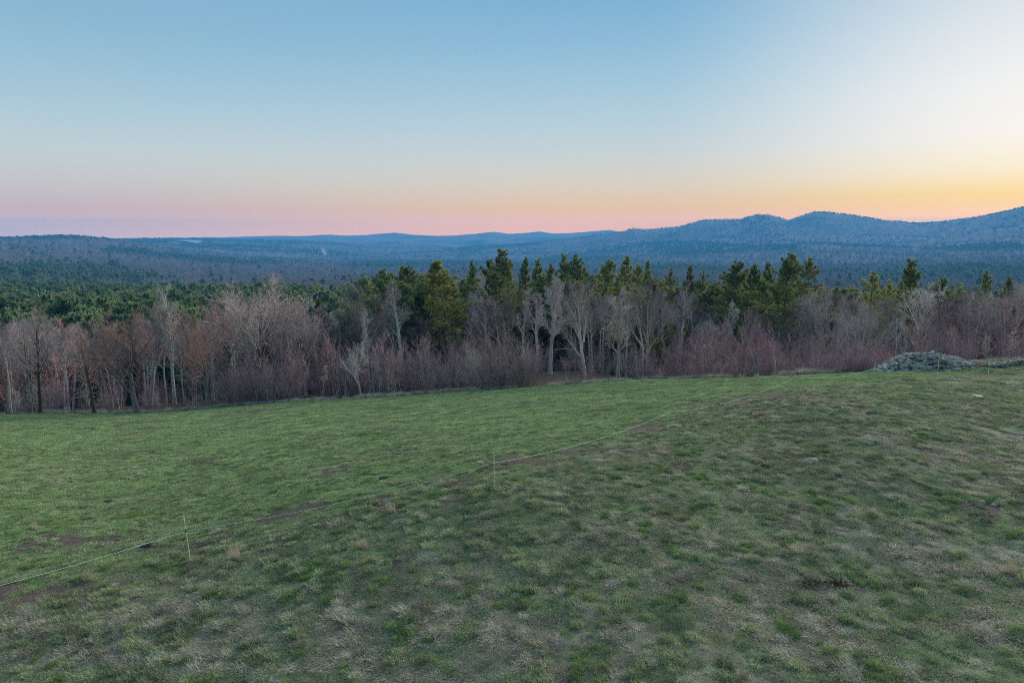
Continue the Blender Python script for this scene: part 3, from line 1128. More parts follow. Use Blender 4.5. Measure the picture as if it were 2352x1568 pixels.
pine(PO[0], 1036, 96, 594, 84, 'big olive-green pine with a long column of foliage left of centre')
pine(PV[0], 1151, 108, 566, 78, 'tall twin-topped pine, highest of the treeline at the centre')
pine(PV[3], 1128, 116, 590, 60, 'dark pine tucked against the left side of the highest centre pine')
pine(PV[1], 1150, 100, 622, 62, 'shorter pine standing directly in front of the highest centre pine')
pine(PD[0], 740, 92, 688, 56, 'small dark pine standing alone among bare trees left of centre')
pine(PD[1], 958, 95, 667, 50, 'dark young pine just left of the big olive pine')
pine(PV[3], 898, 122, 612, 66, 'leftmost pine of the dense clump left of the olive pine')
pine(PV[0], 930, 126, 604, 56, 'second pine of the dense clump left of the olive pine')
pine(PV[1], 962, 120, 606, 66, 'third pine of the dense clump left of the olive pine')
pine(PV[2], 996, 128, 600, 56, 'rightmost pine of the clump touching the olive pine')
pine(PV[2], 1085, 130, 592, 34, 'narrow pine top between olive pine and highest centre pine')
pine(PV[2], 1208, 128, 585, 40, 'first pine top right of the highest centre pine')
pine(PV[0], 1237, 124, 588, 46, 'second pine top right of the highest centre pine')
pine(PO[1], 1262, 118, 604, 52, 'yellowish pine behind the slender clearing tree')
pine(PV[0], 1291, 124, 576, 46, 'pointed pine above the brown clearing, left of a pair')
pine(PV[3], 1326, 122, 579, 56, 'broad pine above the brown clearing, right of a pair')
pine(PV[1], 1374, 122, 590, 62, 'wide low pine top left of the narrow golden-green pine')
pine(PO[2], 1420, 100, 584, 46, 'narrow golden-green pine rising high above bare trees')
pine(PV[1], 1451, 120, 601, 50, 'pine between the narrow golden pine and thick forked tree')
pine(PV[0], 1484, 126, 593, 44, 'pine top directly behind the thick forked tree')
pine(PO[1], 1537, 126, 612, 42, 'small pine top right of the thick forked tree')
pine(PV[0], 1580, 124, 604, 46, 'lone dark conical pine top between the two pine groups')
pine(PO[1], 1611, 130, 618, 32, 'small yellowish pine top right of the lone conical pine')
pine(PV[3], 1676, 102, 594, 76, 'leftmost big pine of the right-hand group')
pine(PV[1], 1722, 108, 602, 56, 'second pine of the right-hand group')
pine(PV[0], 1752, 112, 596, 50, 'third pine of the right-hand group')
pine(PV[3], 1790, 98, 575, 66, 'tallest pine of the right-hand group')
pine(PO[1], 1851, 94, 588, 78, 'warm olive pine with layered boughs at the right end of its group')
pine(PO[1], 1990, 88, 620, 70, 'broad olive pine left of the tall right-hand spire pine')
pine(PV[0], 2074, 84, 588, 66, 'tall spire pine above the stone pile')
pine(PO[1], 2030, 92, 640, 50, 'low olive pine squeezed beside the tall spire pine')
pine(PV[3], 2149, 92, 634, 56, 'rounded pine right of the tall spire pine')
pine(PO[1], 2192, 96, 650, 46, 'low yellowish pine top right of the rounded pine')
pine(PV[1], 2254, 94, 616, 38, 'single pine top over the right-hand bare woods')
pine(PV[1], 2298, 100, 630, 36, 'small pine top nearest the right picture edge')
DP = pine_tree(140, M['bark_grey'], M['needles_dead'], base=.30, wide=.16, gap=1.2, dens=.7, drop=.3)
pine(DP, 1500, 72, 750, 34, 'half-dead pine with orange needles beside the thick forked tree')
pine(PD[0], 1514, 70, 778, 40, 'small dark pine at the foot of the thick forked tree')
pine(PD[1], 1588, 96, 735, 30, 'small dark pine low among bare trees below the lone conical pine')
pine(PD[0], 1690, 76, 742, 44, 'small green pine below the right-hand pine group')
pine(PD[1], 2064, 72, 740, 34, 'thin low pine boughs behind the stone pile crest')

# ------------------------------------------------------------------ the wood behind: every tree its own object, shapes shared
WOOD = {
    'bare': [bare_tree(200 + i, st, M['bark_grey' if i % 3 else 'bark_pale'], M[tw_], rm=1.25) for i, (st, tw_) in
             enumerate([('back', 'twig_back'), ('back', 'twig_grey'), ('forest', 'twig_back'), ('back', 'twig_brown'), ('forest', 'twig_grey'), ('back', 'twig_back')])],
    'birch': [bare_tree(230 + i, 'slim', M['birch_bark'], M['twig_grey'], rm=1.5) for i in range(2)],
    'pale': [bare_tree(235 + i, 'slim', M['bark_pale'], M['twig_pale' if i else 'twig_grey'], rm=1.7) for i in range(3)],
    'red': [bare_tree(240 + i, 'maple', M['bark_grey'], M['twig_red']) for i in range(2)],
}
ENV = np.array([(-300, 735), (0, 722), (100, 712), (200, 735), (330, 715), (420, 740), (500, 695), (600, 655), (700, 700), (780, 712), (850, 690), (930, 690), (1000, 710), (1080, 668), (1176, 660),
                (1300, 655), (1500, 655), (1600, 662), (1700, 690), (1800, 690), (1900, 660), (2000, 668), (2100, 668), (2200, 658), (2352, 652), (2700, 650)], float)
ORD = ['first', 'second', 'third', 'fourth', 'fifth', 'sixth', 'seventh', 'eighth', 'ninth', 'tenth', 'eleventh', 'twelfth', 'thirteenth', 'fourteenth', 'fifteenth', 'sixteenth',
       'seventeenth', 'eighteenth', 'nineteenth', 'twentieth']
MARKS = [(-400, 'the left picture edge'), (78, 'the dark-trunked left tree'), (250, 'the leaning red maple'), (391, 'the tall white birch'), (466, 'the lone reddish maple'),
         (592, 'the big forked dark tree'), (740, 'the small dark pine'), (832, 'the round-headed maple'), (921, 'the tall thin pale tree'), (1036, 'the big olive pine'),
         (1151, 'the highest centre pine'), (1264, 'the slender clearing tree'), (1347, 'the leaning grey clearing tree'), (1484, 'the thick forked tree'), (1580, 'the lone conical pine'),
         (1676, 'the right-hand pine group'), (1790, 'the tallest right-hand pine'), (1851, 'the warm olive pine'), (1984, 'the pale spreading tree'), (2074, 'the tall spire pine'),
         (2150, 'the rounded pine'), (2254, 'the single pine top')]


def mark_of(x):
    m = [k for k, (mx, _) in enumerate(MARKS) if mx <= x]
    return m[-1] if m else 0


def label_wood(items, what, rows):
    """items: (px, d, object); labels by landmark, row and order from the left."""
    ds = sorted(i[1] for i in items)
    cut = [ds[int(len(ds) * (k + 1) / len(rows))] for k in range(len(rows) - 1)]
    cells = {}
    for it in items:
        r = sum(it[1] > c for c in cut)
        cells.setdefault((mark_of(it[0]), r), []).append(it)
    for (mk, r), its in cells.items():
        its.sort(key=lambda i: i[0])
        for k, it in enumerate(its):
            o = ORD[min(k, len(ORD) - 1)]
            it[2]['label'] = '%s, %s row, %s right of %s' % (what, rows[r], o, MARKS[mk][1])


def poisson(rng, n, fx, fd, rad, tries=30):
    pts = []
    for _ in range(n * tries):
        if len(pts) >= n:
            break
        x_px, d = fx(rng), fd(rng)
        x = lateral(x_px, d)
        y0 = float(np.interp(math.atan2(x, d), E_AZ, E_D))
        if d < y0 + 1.5:
            continue
        if all((x - q[2]) ** 2 + (d - q[1]) ** 2 > rad * rad for q in pts):
            pts.append((x_px, d, x))
    return pts


rs = np.random.RandomState(5)
bare_items, red_items, birch_items, pale_items = [], [], [], []
for x_px, d, x in poisson(rs, 205, lambda r: r.uniform(-60, 2420), lambda r: 56 + 84 * r.rand() ** 0.75, 3.0):
    if (1225 < x_px < 1450 and d < 90) or (700 < x_px < 1780 and d < 80) or (x_px < 720 and d < 92 and rs.rand() < .8):
        continue
    top = float(np.interp(x_px, ENV[:, 0], ENV[:, 1])) + rs.uniform(0, 34) + (140 - d) * 0.05
    if d > 115:
        top -= 6
    k = rs.rand()
    if (x_px < 560 or 1900 < x_px) and k < .10:
        it, pr, nm, lst = 'maple_tree', WOOD['red'][rs.randint(2)], 'twig', red_items
    elif k > .70 and x_px > 700:
        it, pr, nm, lst = 'slim_tree', WOOD['pale'][rs.randint(3)], 'p', pale_items
    elif k > .62:
        it, pr, nm, lst = 'birch_tree', WOOD['birch'][rs.randint(2)], 'b', birch_items
    else:
        it, pr, nm, lst = 'bare_tree', WOOD['bare'][rs.randint(6)], 'g', bare_items
    t = place_tree(it, pr, x_px, d, top, None, rs.rand() * 6.28, 'x', 'tree', {'maple_tree': 'reddish maples of the wood edge', 'birch_tree': 'white birches of the wood', 'slim_tree': 'slim pale-trunked trees of the wood', 'bare_tree': 'bare grey trees of the wood'}[it])
    t.scale.x *= rs.uniform(.8, 1.15)
    lst.append((x_px, d, t))
label_wood(bare_items, 'bare grey tree', ['front', 'second', 'third', 'back'])
label_wood(birch_items, 'thin white birch', ['front', 'back'])
label_wood(pale_items, 'slim pale-trunked tree', ['front', 'middle', 'back'])
label_wood(red_items, 'red-twigged bare maple', ['front', 'back'])

# pines of the stand behind the left-hand bare trees
pine_items = []
PF = [pine_tree(150 + i, M['bark_dark'], M['needles_far'], base=.2, wide=w, gap=1.25, dens=.8, drop=.12, pw=p) for i, (w, p) in enumerate(((.27, .7), (.33, .5), (.30, .6), (.24, .85)))]
for x_px, d, x in poisson(rs, 75, lambda r: r.uniform(-40, 900), lambda r: 125 + 125 * r.rand(), 5.0):
    g = gz(x, d)
    t = place_tree('pine_tree', PF[rs.randint(4)], x_px, d, 0, None, rs.rand() * 6.28, 'x', 'pine', 'pines of the stand behind the left-hand bare trees', h=rs.uniform(11.5, 20))
    pine_items.append((x_px, d, t))
for x_px, d, x in poisson(rs, 105, lambda r: r.uniform(860, 2400), lambda r: 108 + 60 * r.rand(), 4.0):
    top = float(np.interp(x_px, [860, 1000, 1500, 1620, 1700, 1850, 1950, 2400], [625, 612, 618, 650, 620, 630, 650, 655])) + rs.uniform(0, 32)
    t = place_tree('pine_tree', (PV + PO[:2])[rs.randint(6)], x_px, d, top, None, rs.rand() * 6.28, 'x', 'pine', 'pines of the stand behind the right-hand bare trees')
    t.scale.x *= 1.3
    t.scale.y *= 1.3
    pine_items.append((x_px, d, t))
label_wood(pine_items, 'dark green pine', ['nearest', 'second', 'third', 'farthest'])

# ------------------------------------------------------------------ thicket along the field edge (nobody could count it)
def build_thicket():
    rng = np.random.RandomState(31)
    protos = []
    for i in range(8):
        tm = M[['twig_thicket', 'twig_thicket', 'twig_grey', 'twig_brown', 'twig_thicket', 'twig_thicket', 'twig_brown', 'twig_grey'][i]]
        if i < 4:
            a, b, _, h = sapling(300 + i, M['bark_grey' if i % 2 else 'bark_pale'], tm, stems=3 + i % 2, H=5.0, tw=.008, tlow=.40, spread=.28)
        else:
            a, b, _, h = sapling(300 + i, M['bark_grey'], tm, stems=8, H=4.2, tw=.008, tlow=.14, spread=.85)
        A = Acc()
        V = np.empty(len(b.vertices) * 3, np.float32)
        b.vertices.foreach_get('co', V)
        # one mesh of stems and twigs
        bmj = bpy.data.meshes.new('thicket_source')
        import bmesh
        bm = bmesh.new()
        bm.from_mesh(a)
        bm.from_mesh(b)
        n_a = len(a.polygons)
        bm.faces.ensure_lookup_table()
        for k, f in enumerate(bm.faces):
            f.material_index = 0 if k < n_a else 1
        bm.to_mesh(bmj)
        bm.free()
        bmj.materials.append(a.materials[0])
        bmj.materials.append(b.materials[0])
        protos.append(bmj)
    n = 1900
    x_px = rng.uniform(-80, 2450, n)
    back = rng.rand(n) ** 1.6 * 30
    az = np.arctan2((x_px - 1176) / 1568, .989)
    d0 = np.interp(az, E_AZ, E_D)
    d = d0 + 1.2 + back
    d = d + np.interp(x_px, [0, 480, 560], [5, 5, 0])
    x = np.tan(az) * d
    keep = ~((x_px > 1215) & (x_px < 1455) & (back < 17) & (rng.rand(n) < .93))
    keep &= ~((np.abs(x_px - 304) < 14) & (back < 4)) & ~((np.abs(x_px - 466) < 14) & (back < 4))
    keep &= fbm(x, d, 3, 1 / 4.5, 31.0) + rng.normal(0, .05, n) > .42
    keep &= rng.rand(n) < np.interp(x_px, [0, 450, 600, 2352], [.3, .35, 1, 1])
    x_px, d, x, back = x_px[keep], d[keep], x[keep], back[keep]
    top = np.interp(x_px, [0, 400, 560, 700, 900, 1200, 1500, 1800, 2000, 2200, 2352], [885, 880, 850, 818, 806, 800, 806, 800, 790, 765, 750])
    top = top + rng.normal(6, 34, len(x)) + 34 * (fbm(x, d, 2, 1 / 5.0, 3.0) - .5) * 2
    dz = -(SP + (top - 784) / 1568 * CP) / (CP - (top - 784) / 1568 * SP)
    g = ground_z(x, d)
    h = np.clip(CAMZ + dz * d - g, 1.6, 9.5)
    s = h / 5.0
    idx = np.where(fbm(x, d, 3, 1 / 7.0, 6.0) + rng.normal(0, .08, len(x)) > .47, rng.choice([0, 1, 4, 5], len(x)), rng.choice([1, 2, 3, 5, 6, 7], len(x)))
    scatter('thicket', protos, np.c_[x, d, g], np.c_[np.zeros(len(x)), np.zeros(len(x)), rng.rand(len(x)) * 6.28],
            np.c_[np.clip(s, .5, 1.3), np.clip(s, .5, 1.3), s], idx, 'dense thicket of reddish-brown saplings along the far edge of the pasture', 'thicket')


build_thicket()

# saplings that stand out of the thicket
SL = [sapling(320 + i, M['bark_grey'], M['twig_brown'], stems=3, H=4.0, leaf=M['pale_leaf'], nleaf=500) for i in range(3)]
SB = [sapling(330 + i, M['brown_leaf'], M['twig_brown'], stems=3, H=3.0, leaf=M['brown_leaf'], nleaf=260) for i in range(1)]


def young(name, x, d, top, label, pr, cat='sapling', group=None, spin=0):
    pr = (pr[0], pr[1], pr[3], 1.5, pr[2])
    return place_tree(name, pr, x, d, top, None, spin, label, cat, group, parts=('stem', 'twigs'))


for i, (x, dd, top, lab) in enumerate([
        (60, 2.5, 872, 'pale-leaved sapling at the foot of the dark-trunked left tree'),
        (20, 3.0, 890, 'pale-leaved sapling nearest the left picture edge'),
        (188, 2.5, 868, 'pale-leaved sapling beside the thin dark straight tree'),
        (228, 3.0, 895, 'small pale-leaved sapling between thin dark tree and leaning maple'),
        (352, 3.0, 893, 'low pale-leaved sapling between the two field-edge maples'),
        (1052, 2.0, 838, 'spreading pale-leaved sapling below the big olive pine'),
        (2212, 3.5, 772, 'pale-leaved sapling at the right end of the stone pile'),
        (2275, 4.0, 762, 'taller pale-leaved sapling behind the stone wall'),
        (2322, 3.5, 748, 'tallest pale-leaved sapling near the right picture edge'),
        (2155, 5.0, 786, 'pale-leaved sapling peeking over the stone pile crest'),
        (2345, 6.0, 770, 'pale-leaved sapling cut by the right picture edge'),
        (1775, 1.5, 846, 'small pale-leaved shrub beside the white stake')]):
    d = float(np.interp(az_of(x), E_AZ, E_D)) + dd
    young('leafy_sapling', x, d, top, lab, SL[i % 3], spin=i * 1.3, group='saplings that kept their pale leaves')
young('leafy_sapling', 1800, float(np.interp(az_of(1800), E_AZ, E_D)) + 1.2, 850, 'small brown-leaved shrub right of the white stake', SB[0])

# thin white sapling stems in front of the thicket
WS = [bare_tree(340 + i, 'slim', M['birch_bark'], M['twig_brown'], lean=l, H=6.0) for i, l in enumerate([(0, 0), (.05, 0), (-.14, 0)])]
for i, (x, dd, top, k, lab) in enumerate([
        (1197, 1.5, 822, 0, 'bright white sapling stem left of the brown clearing, right of a pair'),
        (1163, 1.5, 815, 1, 'white sapling stem left of the brown clearing, left of a pair'),
        (1128, 2.0, 830, 0, 'thin white sapling stem farther left of the clearing pair'),
        (1343, 2.0, 826, 2, 'white sapling leaning left against the grey clearing tree'),
        (1597, 1.5, 818, 0, 'white sapling stem first right of the small dark pine'),
        (1618, 2.0, 790, 0, 'taller white sapling stem second right of the small dark pine'),
        (1640, 2.0, 800, 1, 'white sapling stem third right of the small dark pine'),
        (1664, 2.5, 812, 0, 'white sapling stem fourth right of the small dark pine'),
        (920, 1.5, 846, 2, 'white sapling leaning left over the fallen branches'),
        (866, 2.0, 822, 1, 'pale sapling stem left of the fallen branches'),
        (735, 1.5, 840, 1, 'slightly leaning pale sapling below the small dark pine'),
        (1430, 1.5, 812, 0, 'thin white sapling stem between clearing logs and thick forked tree'),
        (1968, 2.5, 792, 0, 'pale sapling stem behind the left end of the stone pile'),
        (1100, 1.5, 836, 0, 'pale sapling stem right of the spreading pale-leaved sapling')]):
    d = float(np.interp(az_of(x), E_AZ, E_D)) + dd
    place_tree('birch_sapling', WS[k], x, d, top, None, 0.3 * (i % 3), lab, 'sapling', 'white sapling stems along the pasture edge')

# ------------------------------------------------------------------ far woods on the valley and hills (one mass)
def join_meshes(a, b, name):
    import bmesh
    bm = bmesh.new()
    bm.from_mesh(a)
    na_ = len(bm.faces)
    bm.from_mesh(b)
    for k, f in enumerate(bm.faces):
        f.material_index = 0 if k < na_ else 1
    me = bpy.data.meshes.new(name)
    bm.to_mesh(me)
    bm.free()
    me.materials.append(a.materials[0])
    me.materials.append(b.materials[0])
    return me


ROAD_PX = [(741, 569), (742, 573), (745, 578), (747, 584)]


def far_point(x, y, lo=900, hi=9000):
    dx, dy, dz = ray(x, y)
    ds = np.exp(np.linspace(math.log(lo), math.log(hi), 1500))
    X, Y, Z = dx / dy * ds, ds, CAMZ + dz / dy * ds
    k = np.argmax(Z < ground_z(X, Y) + 6)
    return float(X[k]), float(Y[k])


ROAD = [far_point(*p, lo=2600) for p in ROAD_PX]
SNOW = far_point(436, 553, 3200)
FAR_HOUSES = [(640, 596), (655, 598), (1010, 606), (1030, 607), (580, 612), (735, 577), (930, 603)]
HOUSE_XY = [far_point(*p, lo=1200) for p in FAR_HOUSES]


def build_far_woods():
    rng = np.random.RandomState(77)
    pr = []
    for i in range(3):
        a, b, _, _ = bare_tree(400 + i, ['maple', 'round', 'vase'][i], M['twig_far'], M['twig_far'], H=14.0, lod=0)
        pr.append(join_meshes(a, b, 'far_bare'))
    for i in range(3):
        a, b, _, _ = pine_tree(410 + i, M['bark_dark'], M['needles_far'], H=16.0, base=.15, wide=(.24, .31, .36)[i], gap=2.0, dens=.55, lod=0, pw=(.85, .6, .45)[i])
        pr.append(join_meshes(a, b, 'far_pine'))
    X, Y, S = [], [], []
    for r0, r1, area, sc_ in ((140, 420, 30, 1.0), (420, 1000, 46, 1.05), (1000, 2200, 110, 1.25), (2200, 3600, 200, 1.2), (3600, 5400, 380, 1.35)):
        n = int(.5 * R(84) * (r1 ** 2 - r0 ** 2) / area)
        r = np.sqrt(rng.uniform(r0 ** 2, r1 ** 2, n))
        a = rng.uniform(-R(42), R(42), n)
        X.append(np.sin(a) * r)
        Y.append(np.cos(a) * r)
        S.append(np.full(n, sc_) * rng.uniform(.6, 1.3, n))
    x, y, s = np.concatenate(X), np.concatenate(Y), np.concatenate(S)
    r = np.hypot(x, y)
    keep = np.ones(len(x), bool)
    for k in range(len(ROAD) - 1):
        (ax, ay), (bx, by) = ROAD[k], ROAD[k + 1]
        t = np.clip(((x - ax) * (bx - ax) + (y - ay) * (by - ay)) / ((bx - ax) ** 2 + (by - ay) ** 2), 0, 1)
        keep &= np.hypot(x - ax - t * (bx - ax), y - ay - t * (by - ay)) > 16
    for hx_, hy_ in HOUSE_XY:
        keep &= ~((np.abs(x - hx_) < 22) & (y < hy_ + 8) & (y > hy_ - 110))
    keep &= ~((np.abs(x - SNOW[0]) < 75) & (y > SNOW[1] - 260) & (y < SNOW[1] + 45))
    keep &= y > 135
    x, y, s, r = x[keep], y[keep], s[keep], r[keep]
    big = fbm(x, y * .7, 4, 1 / 330, 2.2)
    az = np.arctan2(x, y)
    px_ = 1176 + np.tan(az) * 1586

    def band(v, a, b, f):
        return smooth(a - f, a + f, v) * (1 - smooth(b - f, b + f, v))
    bias = (-.035 + .10 * band(px_, -500, 880, 60) * band(r, 100, 470, 60) + .045 * band(px_, -500, 430, 60) * band(r, 430, 850, 80)
            + .05 * band(px_, -500, 330, 60) * band(r, 900, 1650, 120) - .09 * band(px_, 380, 900, 60) * band(r, 560, 2100, 120)
            - .06 * band(px_, -500, 700, 100) * band(r, 1700, 2300, 150) + .05 * band(px_, 250, 640, 60) * band(r, 2350, 2700, 100) - .03 * band(px_, 1100, 2600, 100) * band(r, 1500, 5400, 300))
    ever = big + bias + rng.normal(0, .065, len(x)) > .545
    # far crest and stray evergreens
    ever |= rng.rand(len(x)) < .035
    idx = np.where(ever, rng.randint(3, 6, len(x)), rng.randint(0, 3, len(x)))
    z = ground_z(x, y) - .3
    v = rng.uniform(.8, 1.15, len(x))
    s = s * np.where(r < 480, 1.0, 1.0)
    print('far trees', len(x))
    scatter('far_woods', pr, np.c_[x, y, z], np.c_[np.zeros(len(x)), np.zeros(len(x)), rng.rand(len(x)) * 6.28], np.c_[s * v, s * v, s / (1 + .9 * smooth(1500, 3600, r) + .7 * smooth(4200, 4700, r))], idx,
            'wooded valley and hills of bare trees and pines fading into blue distance', 'woods')


build_far_woods()

# far road, snow patch and houses
Pr = []
for k in range(len(ROAD) - 1):
    for t in np.linspace(0, 1, 12)[:-1]:
        Pr.append((ROAD[k][0] * (1 - t) + ROAD[k + 1][0] * t, ROAD[k][1] * (1 - t) + ROAD[k + 1][1] * t))
Pr.append(ROAD[-1])
Pr = np.array(Pr)
zz = ground_z(Pr[:, 0], Pr[:, 1]) + 1.5
V = np.concatenate([np.c_[Pr[:, 0] - 7, Pr[:, 1], zz], np.c_[Pr[:, 0] + 7, Pr[:, 1], zz]])
n = len(Pr)
F = np.array([(i, i + n, i + n + 1, i + 1) for i in range(n - 1)])
tag(obj('road', mesh_np('road', V, [F], [M['road']])), kind='structure')
gx, gy = np.meshgrid(np.linspace(-60, 60, 12), np.linspace(-40, 40, 12))
X, Y = gx.ravel() + SNOW[0], gy.ravel() + SNOW[1]
i = np.arange(144).reshape(12, 12)
tag(obj('snow_field', mesh_np('snow_field', np.c_[X, Y, ground_z(X, Y) + 7], [np.stack([i[:-1, :-1], i[:-1, 1:], i[1:, 1:], i[1:, :-1]], -1).reshape(-1, 4)], [M['snow']])), kind='structure')
for k, (hx_, hy_) in enumerate(HOUSE_XY):
    t = empty('far_house', (hx_, hy_, gz(hx_, hy_)), 0.4 * k)
    w, dd, h = 7.0, 5.0, 5.5
    obj('wall', mesh_np('wall', [(-w, -dd, -2), (w, -dd, -2), (w, dd, -2), (-w, dd, -2), (-w, -dd, h), (w, -dd, h), (w, dd, h), (-w, dd, h), (-w, 0, h + 4), (w, 0, h + 4)],
                         [np.array([(0, 1, 5, 4), (1, 2, 6, 5), (2, 3, 7, 6), (3, 0, 4, 7)]), np.array([(4, 7, 8), (5, 9, 6)])], [M['house_white']]), t)
    obj('roof', mesh_np('roof', [(-w - .5, -dd - .6, h - .3), (w + .5, -dd - .6, h - .3), (w + .5, 0, h + 4.2), (-w - .5, 0, h + 4.2), (-w - .5, dd + .6, h - .3), (w + .5, dd + .6, h - .3)],
                         [np.array([(0, 1, 2, 3), (3, 2, 5, 4)])], [M['house_roof']]), t)
    tag(t, ['tiny white house, left of a pair on the far valley slope', 'tiny white house, right of a pair on the far valley slope', 'tiny pale house, left of a pair above the centre pines',
            'tiny pale house, right of a pair above the centre pines', 'tiny lone white house low on the left valley slope', 'tiny white house by the far bright road', 'tiny lone pale house right of the far road'][k], 'house', 'tiny houses across the valley')

# ------------------------------------------------------------------ fence: thin posts and one sagging rope
ROPE_T = []
ACT = list(range(0, 9))
PLAB = ['green fence post beyond the left picture edge', 'nearest green fence post, left foreground, slightly tilted with black clip', 'second nearest green fence post in the middle foreground',
        'third nearest green fence post right of centre', 'fence post at the corner before the stone pile', 'pale fence post in front of the left end of the stone pile',
        'thin fence post in front of the right half of the stone pile', 'thin fence post before the stone wall', 'fence post beyond the right picture edge']
HT = 1.22
for k, (fx, fy) in enumerate(FENCE):
    g = gz(fx, fy)
    lean = {1: (-.085, .02), 2: (-.02, 0), 3: (.0, 0), 4: (.02, 0)}.get(k, (0.01 * (k % 3 - 1), 0))
    wire_h = .80
    ROPE_T.append((fx + lean[0] * wire_h, fy + lean[1] * wire_h - .012, g + wire_h))
    if k in (0, 8):
        continue
    t = empty('fence_post', (fx, fy, g))
    A = Acc()
    zs = np.array([-.2, .0, .4, .8, HT - .03, HT])
    A.tube(np.c_[lean[0] * zs, lean[1] * zs, zs], [.011, .011, .011, .0105, .0105, .004], 8)
    obj('rod', A.mesh('rod', [M['post_green' if k not in (5,) else 'post_white']], True), t)
    A = Acc()
    A.tube([(lean[0] * .3 - .03, 0, .3), (lean[0] * .3 + .03, 0, .3)], [.008, .008], 6)
    A.tube([(lean[0] * .3, 0, .27), (lean[0] * .3, 0, .33)], [.016, .016], 8)
    obj('foot_step', A.mesh('foot_step', [M['post_green']], True), t)
    A = Acc()
    c = np.array([lean[0] * wire_h, lean[1] * wire_h, wire_h])
    A.tube([c + (0, 0, -.035), c + (0, 0, .035)], [.019, .019], 8)
    A.tube([c + (0, -.04, -.01), c + (0, .01, -.01)], [.012, .012], 6)
    obj('insulator_clip', A.mesh('insulator_clip', [M['clip'] if k == 1 else M['post_green']], True), t)
    tag(t, PLAB[k], 'fence post', 'posts of the rope fence')
t = empty('fence_rope', ROPE_T[1])
for k in range(len(ROPE_T) - 1):
    a, b = np.array(ROPE_T[k]), np.array(ROPE_T[k + 1])
    u = np.linspace(0, 1, 25)
    sag = [.10, .16, .20, .26, .22, .28, .26, .22][k]
    P = a[None] * (1 - u[:, None]) + b[None] * u[:, None]
    P[:, 2] -= sag * 4 * u * (1 - u)
    A = Acc()
    A.tube(P - np.array(ROPE_T[1]), np.full(25, .0042), 6)
    obj('rope_span', A.mesh('rope_span', [M['rope']], True), t)
tag(t, 'pale yellow-green fence rope sagging from post to post across the pasture', 'rope')
# white stake behind the fence
x, y, z = at(1779, 867, 51)
g = gz(x, y)
t = empty('marker_stake', (x, y, g))
A = Acc()
A.tube([(0, 0, -.2), (0, 0, 1.25), (0.0, 0, 1.28)], [.013, .013, .006], 8)
obj('rod', A.mesh('rod', [M['post_white']], True), t)
A = Acc()
A.tube([(0, 0, .95), (0, 0, 1.02)], [.02, .02], 8)
obj('insulator_clip', A.mesh('insulator_clip', [M['post_white']], True), t)
tag(t, 'white stake at the far field edge left of the stone pile', 'stake')

# ------------------------------------------------------------------ stones
def stone_mesh(seed):
    rng = np.random.RandomState(seed)
    import bmesh
    bm = bmesh.new()
    bmesh.ops.create_icosphere(bm, subdivisions=1, radius=.5)
    ax = rng.uniform(.7, 1.15, 3) * np.array([1.15, .9, .6])
    for v in bm.verts:
        p = np.array(v.co) * ax * rng.uniform(.78, 1.16)
        # flatten some sides to give split faces
        p = np.clip(p, -ax * .42, ax * .42)
        v.co = p
    me = bpy.data.meshes.new('stone')
    bm.to_mesh(me)
    bm.free()
    me.materials.append(M['stone'])
    return me


STONES = [stone_mesh(500 + i) for i in range(14)]
rs = np.random.RandomState(9)


def rand_rot(r):
    return (r.normal(0, .35), r.normal(0, .35), r.rand() * 6.28)


# the pile: long mound of field stones
PC = at(2112, 842, 47.5)
PW, PD_, PH = 3.75, 2.2, 1.6


def pile_h(u, v):
    q = np.hypot(u / PW, v / PD_)
    prof = np.clip(1 - q, 0, 1) ** .75
    skew = 1.0 + .10 * u / PW
    return PH * prof * skew * (0.72 + .55 * vnoise(np.atleast_1d(u * .8 + 9), np.atleast_1d(v * .8 + 4))[0])


t = empty('stone_pile', (PC[0], PC[1], gz(PC[0], PC[1])))
g0 = gz(PC[0], PC[1])
A = Acc()
na_, nr_ = 40, 12
ring = []
for i in range(nr_ + 1):
    for j in range(na_):
        a = j * 2 * math.pi / na_
        q = i / nr_
        u, v = math.cos(a) * PW * q, math.sin(a) * PD_ * q
        ring.append((u, v, float(pile_h(u, v)) - .22 + (gz(PC[0] + u, PC[1] + v) - g0)))
idx = np.arange((nr_ + 1) * na_).reshape(nr_ + 1, na_)
A.add(ring, np.stack([idx[:-1], np.roll(idx, -1, 1)[:-1], np.roll(idx, -1, 1)[1:], idx[1:]], -1).reshape(-1, 4)[:, ::-1])
obj('rubble_core', A.mesh('rubble_core', [M['stone']]), t)['kind'] = 'stuff'
spots = []
for k in range(900):
    a, q = rs.rand() * 6.28, math.sqrt(rs.rand()) * 1.02
    spots.append((math.cos(a) * PW * q, math.sin(a) * PD_ * q))
for k in range(40):
    spots.append((-PW * rs.uniform(.8, 1.22), rs.uniform(-.9, .2)))
spots.sort(key=lambda p: p[1])
front = [p for p in spots if p[1] < .35][:300]
rest = [p for p in spots if p not in front]
for (u, v) in front:
    o = obj('stone', STONES[rs.randint(14)], t)
    s = rs.uniform(.16, .46) if rs.rand() > .14 else rs.uniform(.5, .95)
    o.location = (u, v, float(pile_h(u, v)) + gz(PC[0] + u, PC[1] + v) - g0 - .06 + rs.uniform(-.04, .07))
    o.rotation_euler = rand_rot(rs)
    o.scale = (s, s, s * rs.uniform(.7, 1.0))
A = Acc()
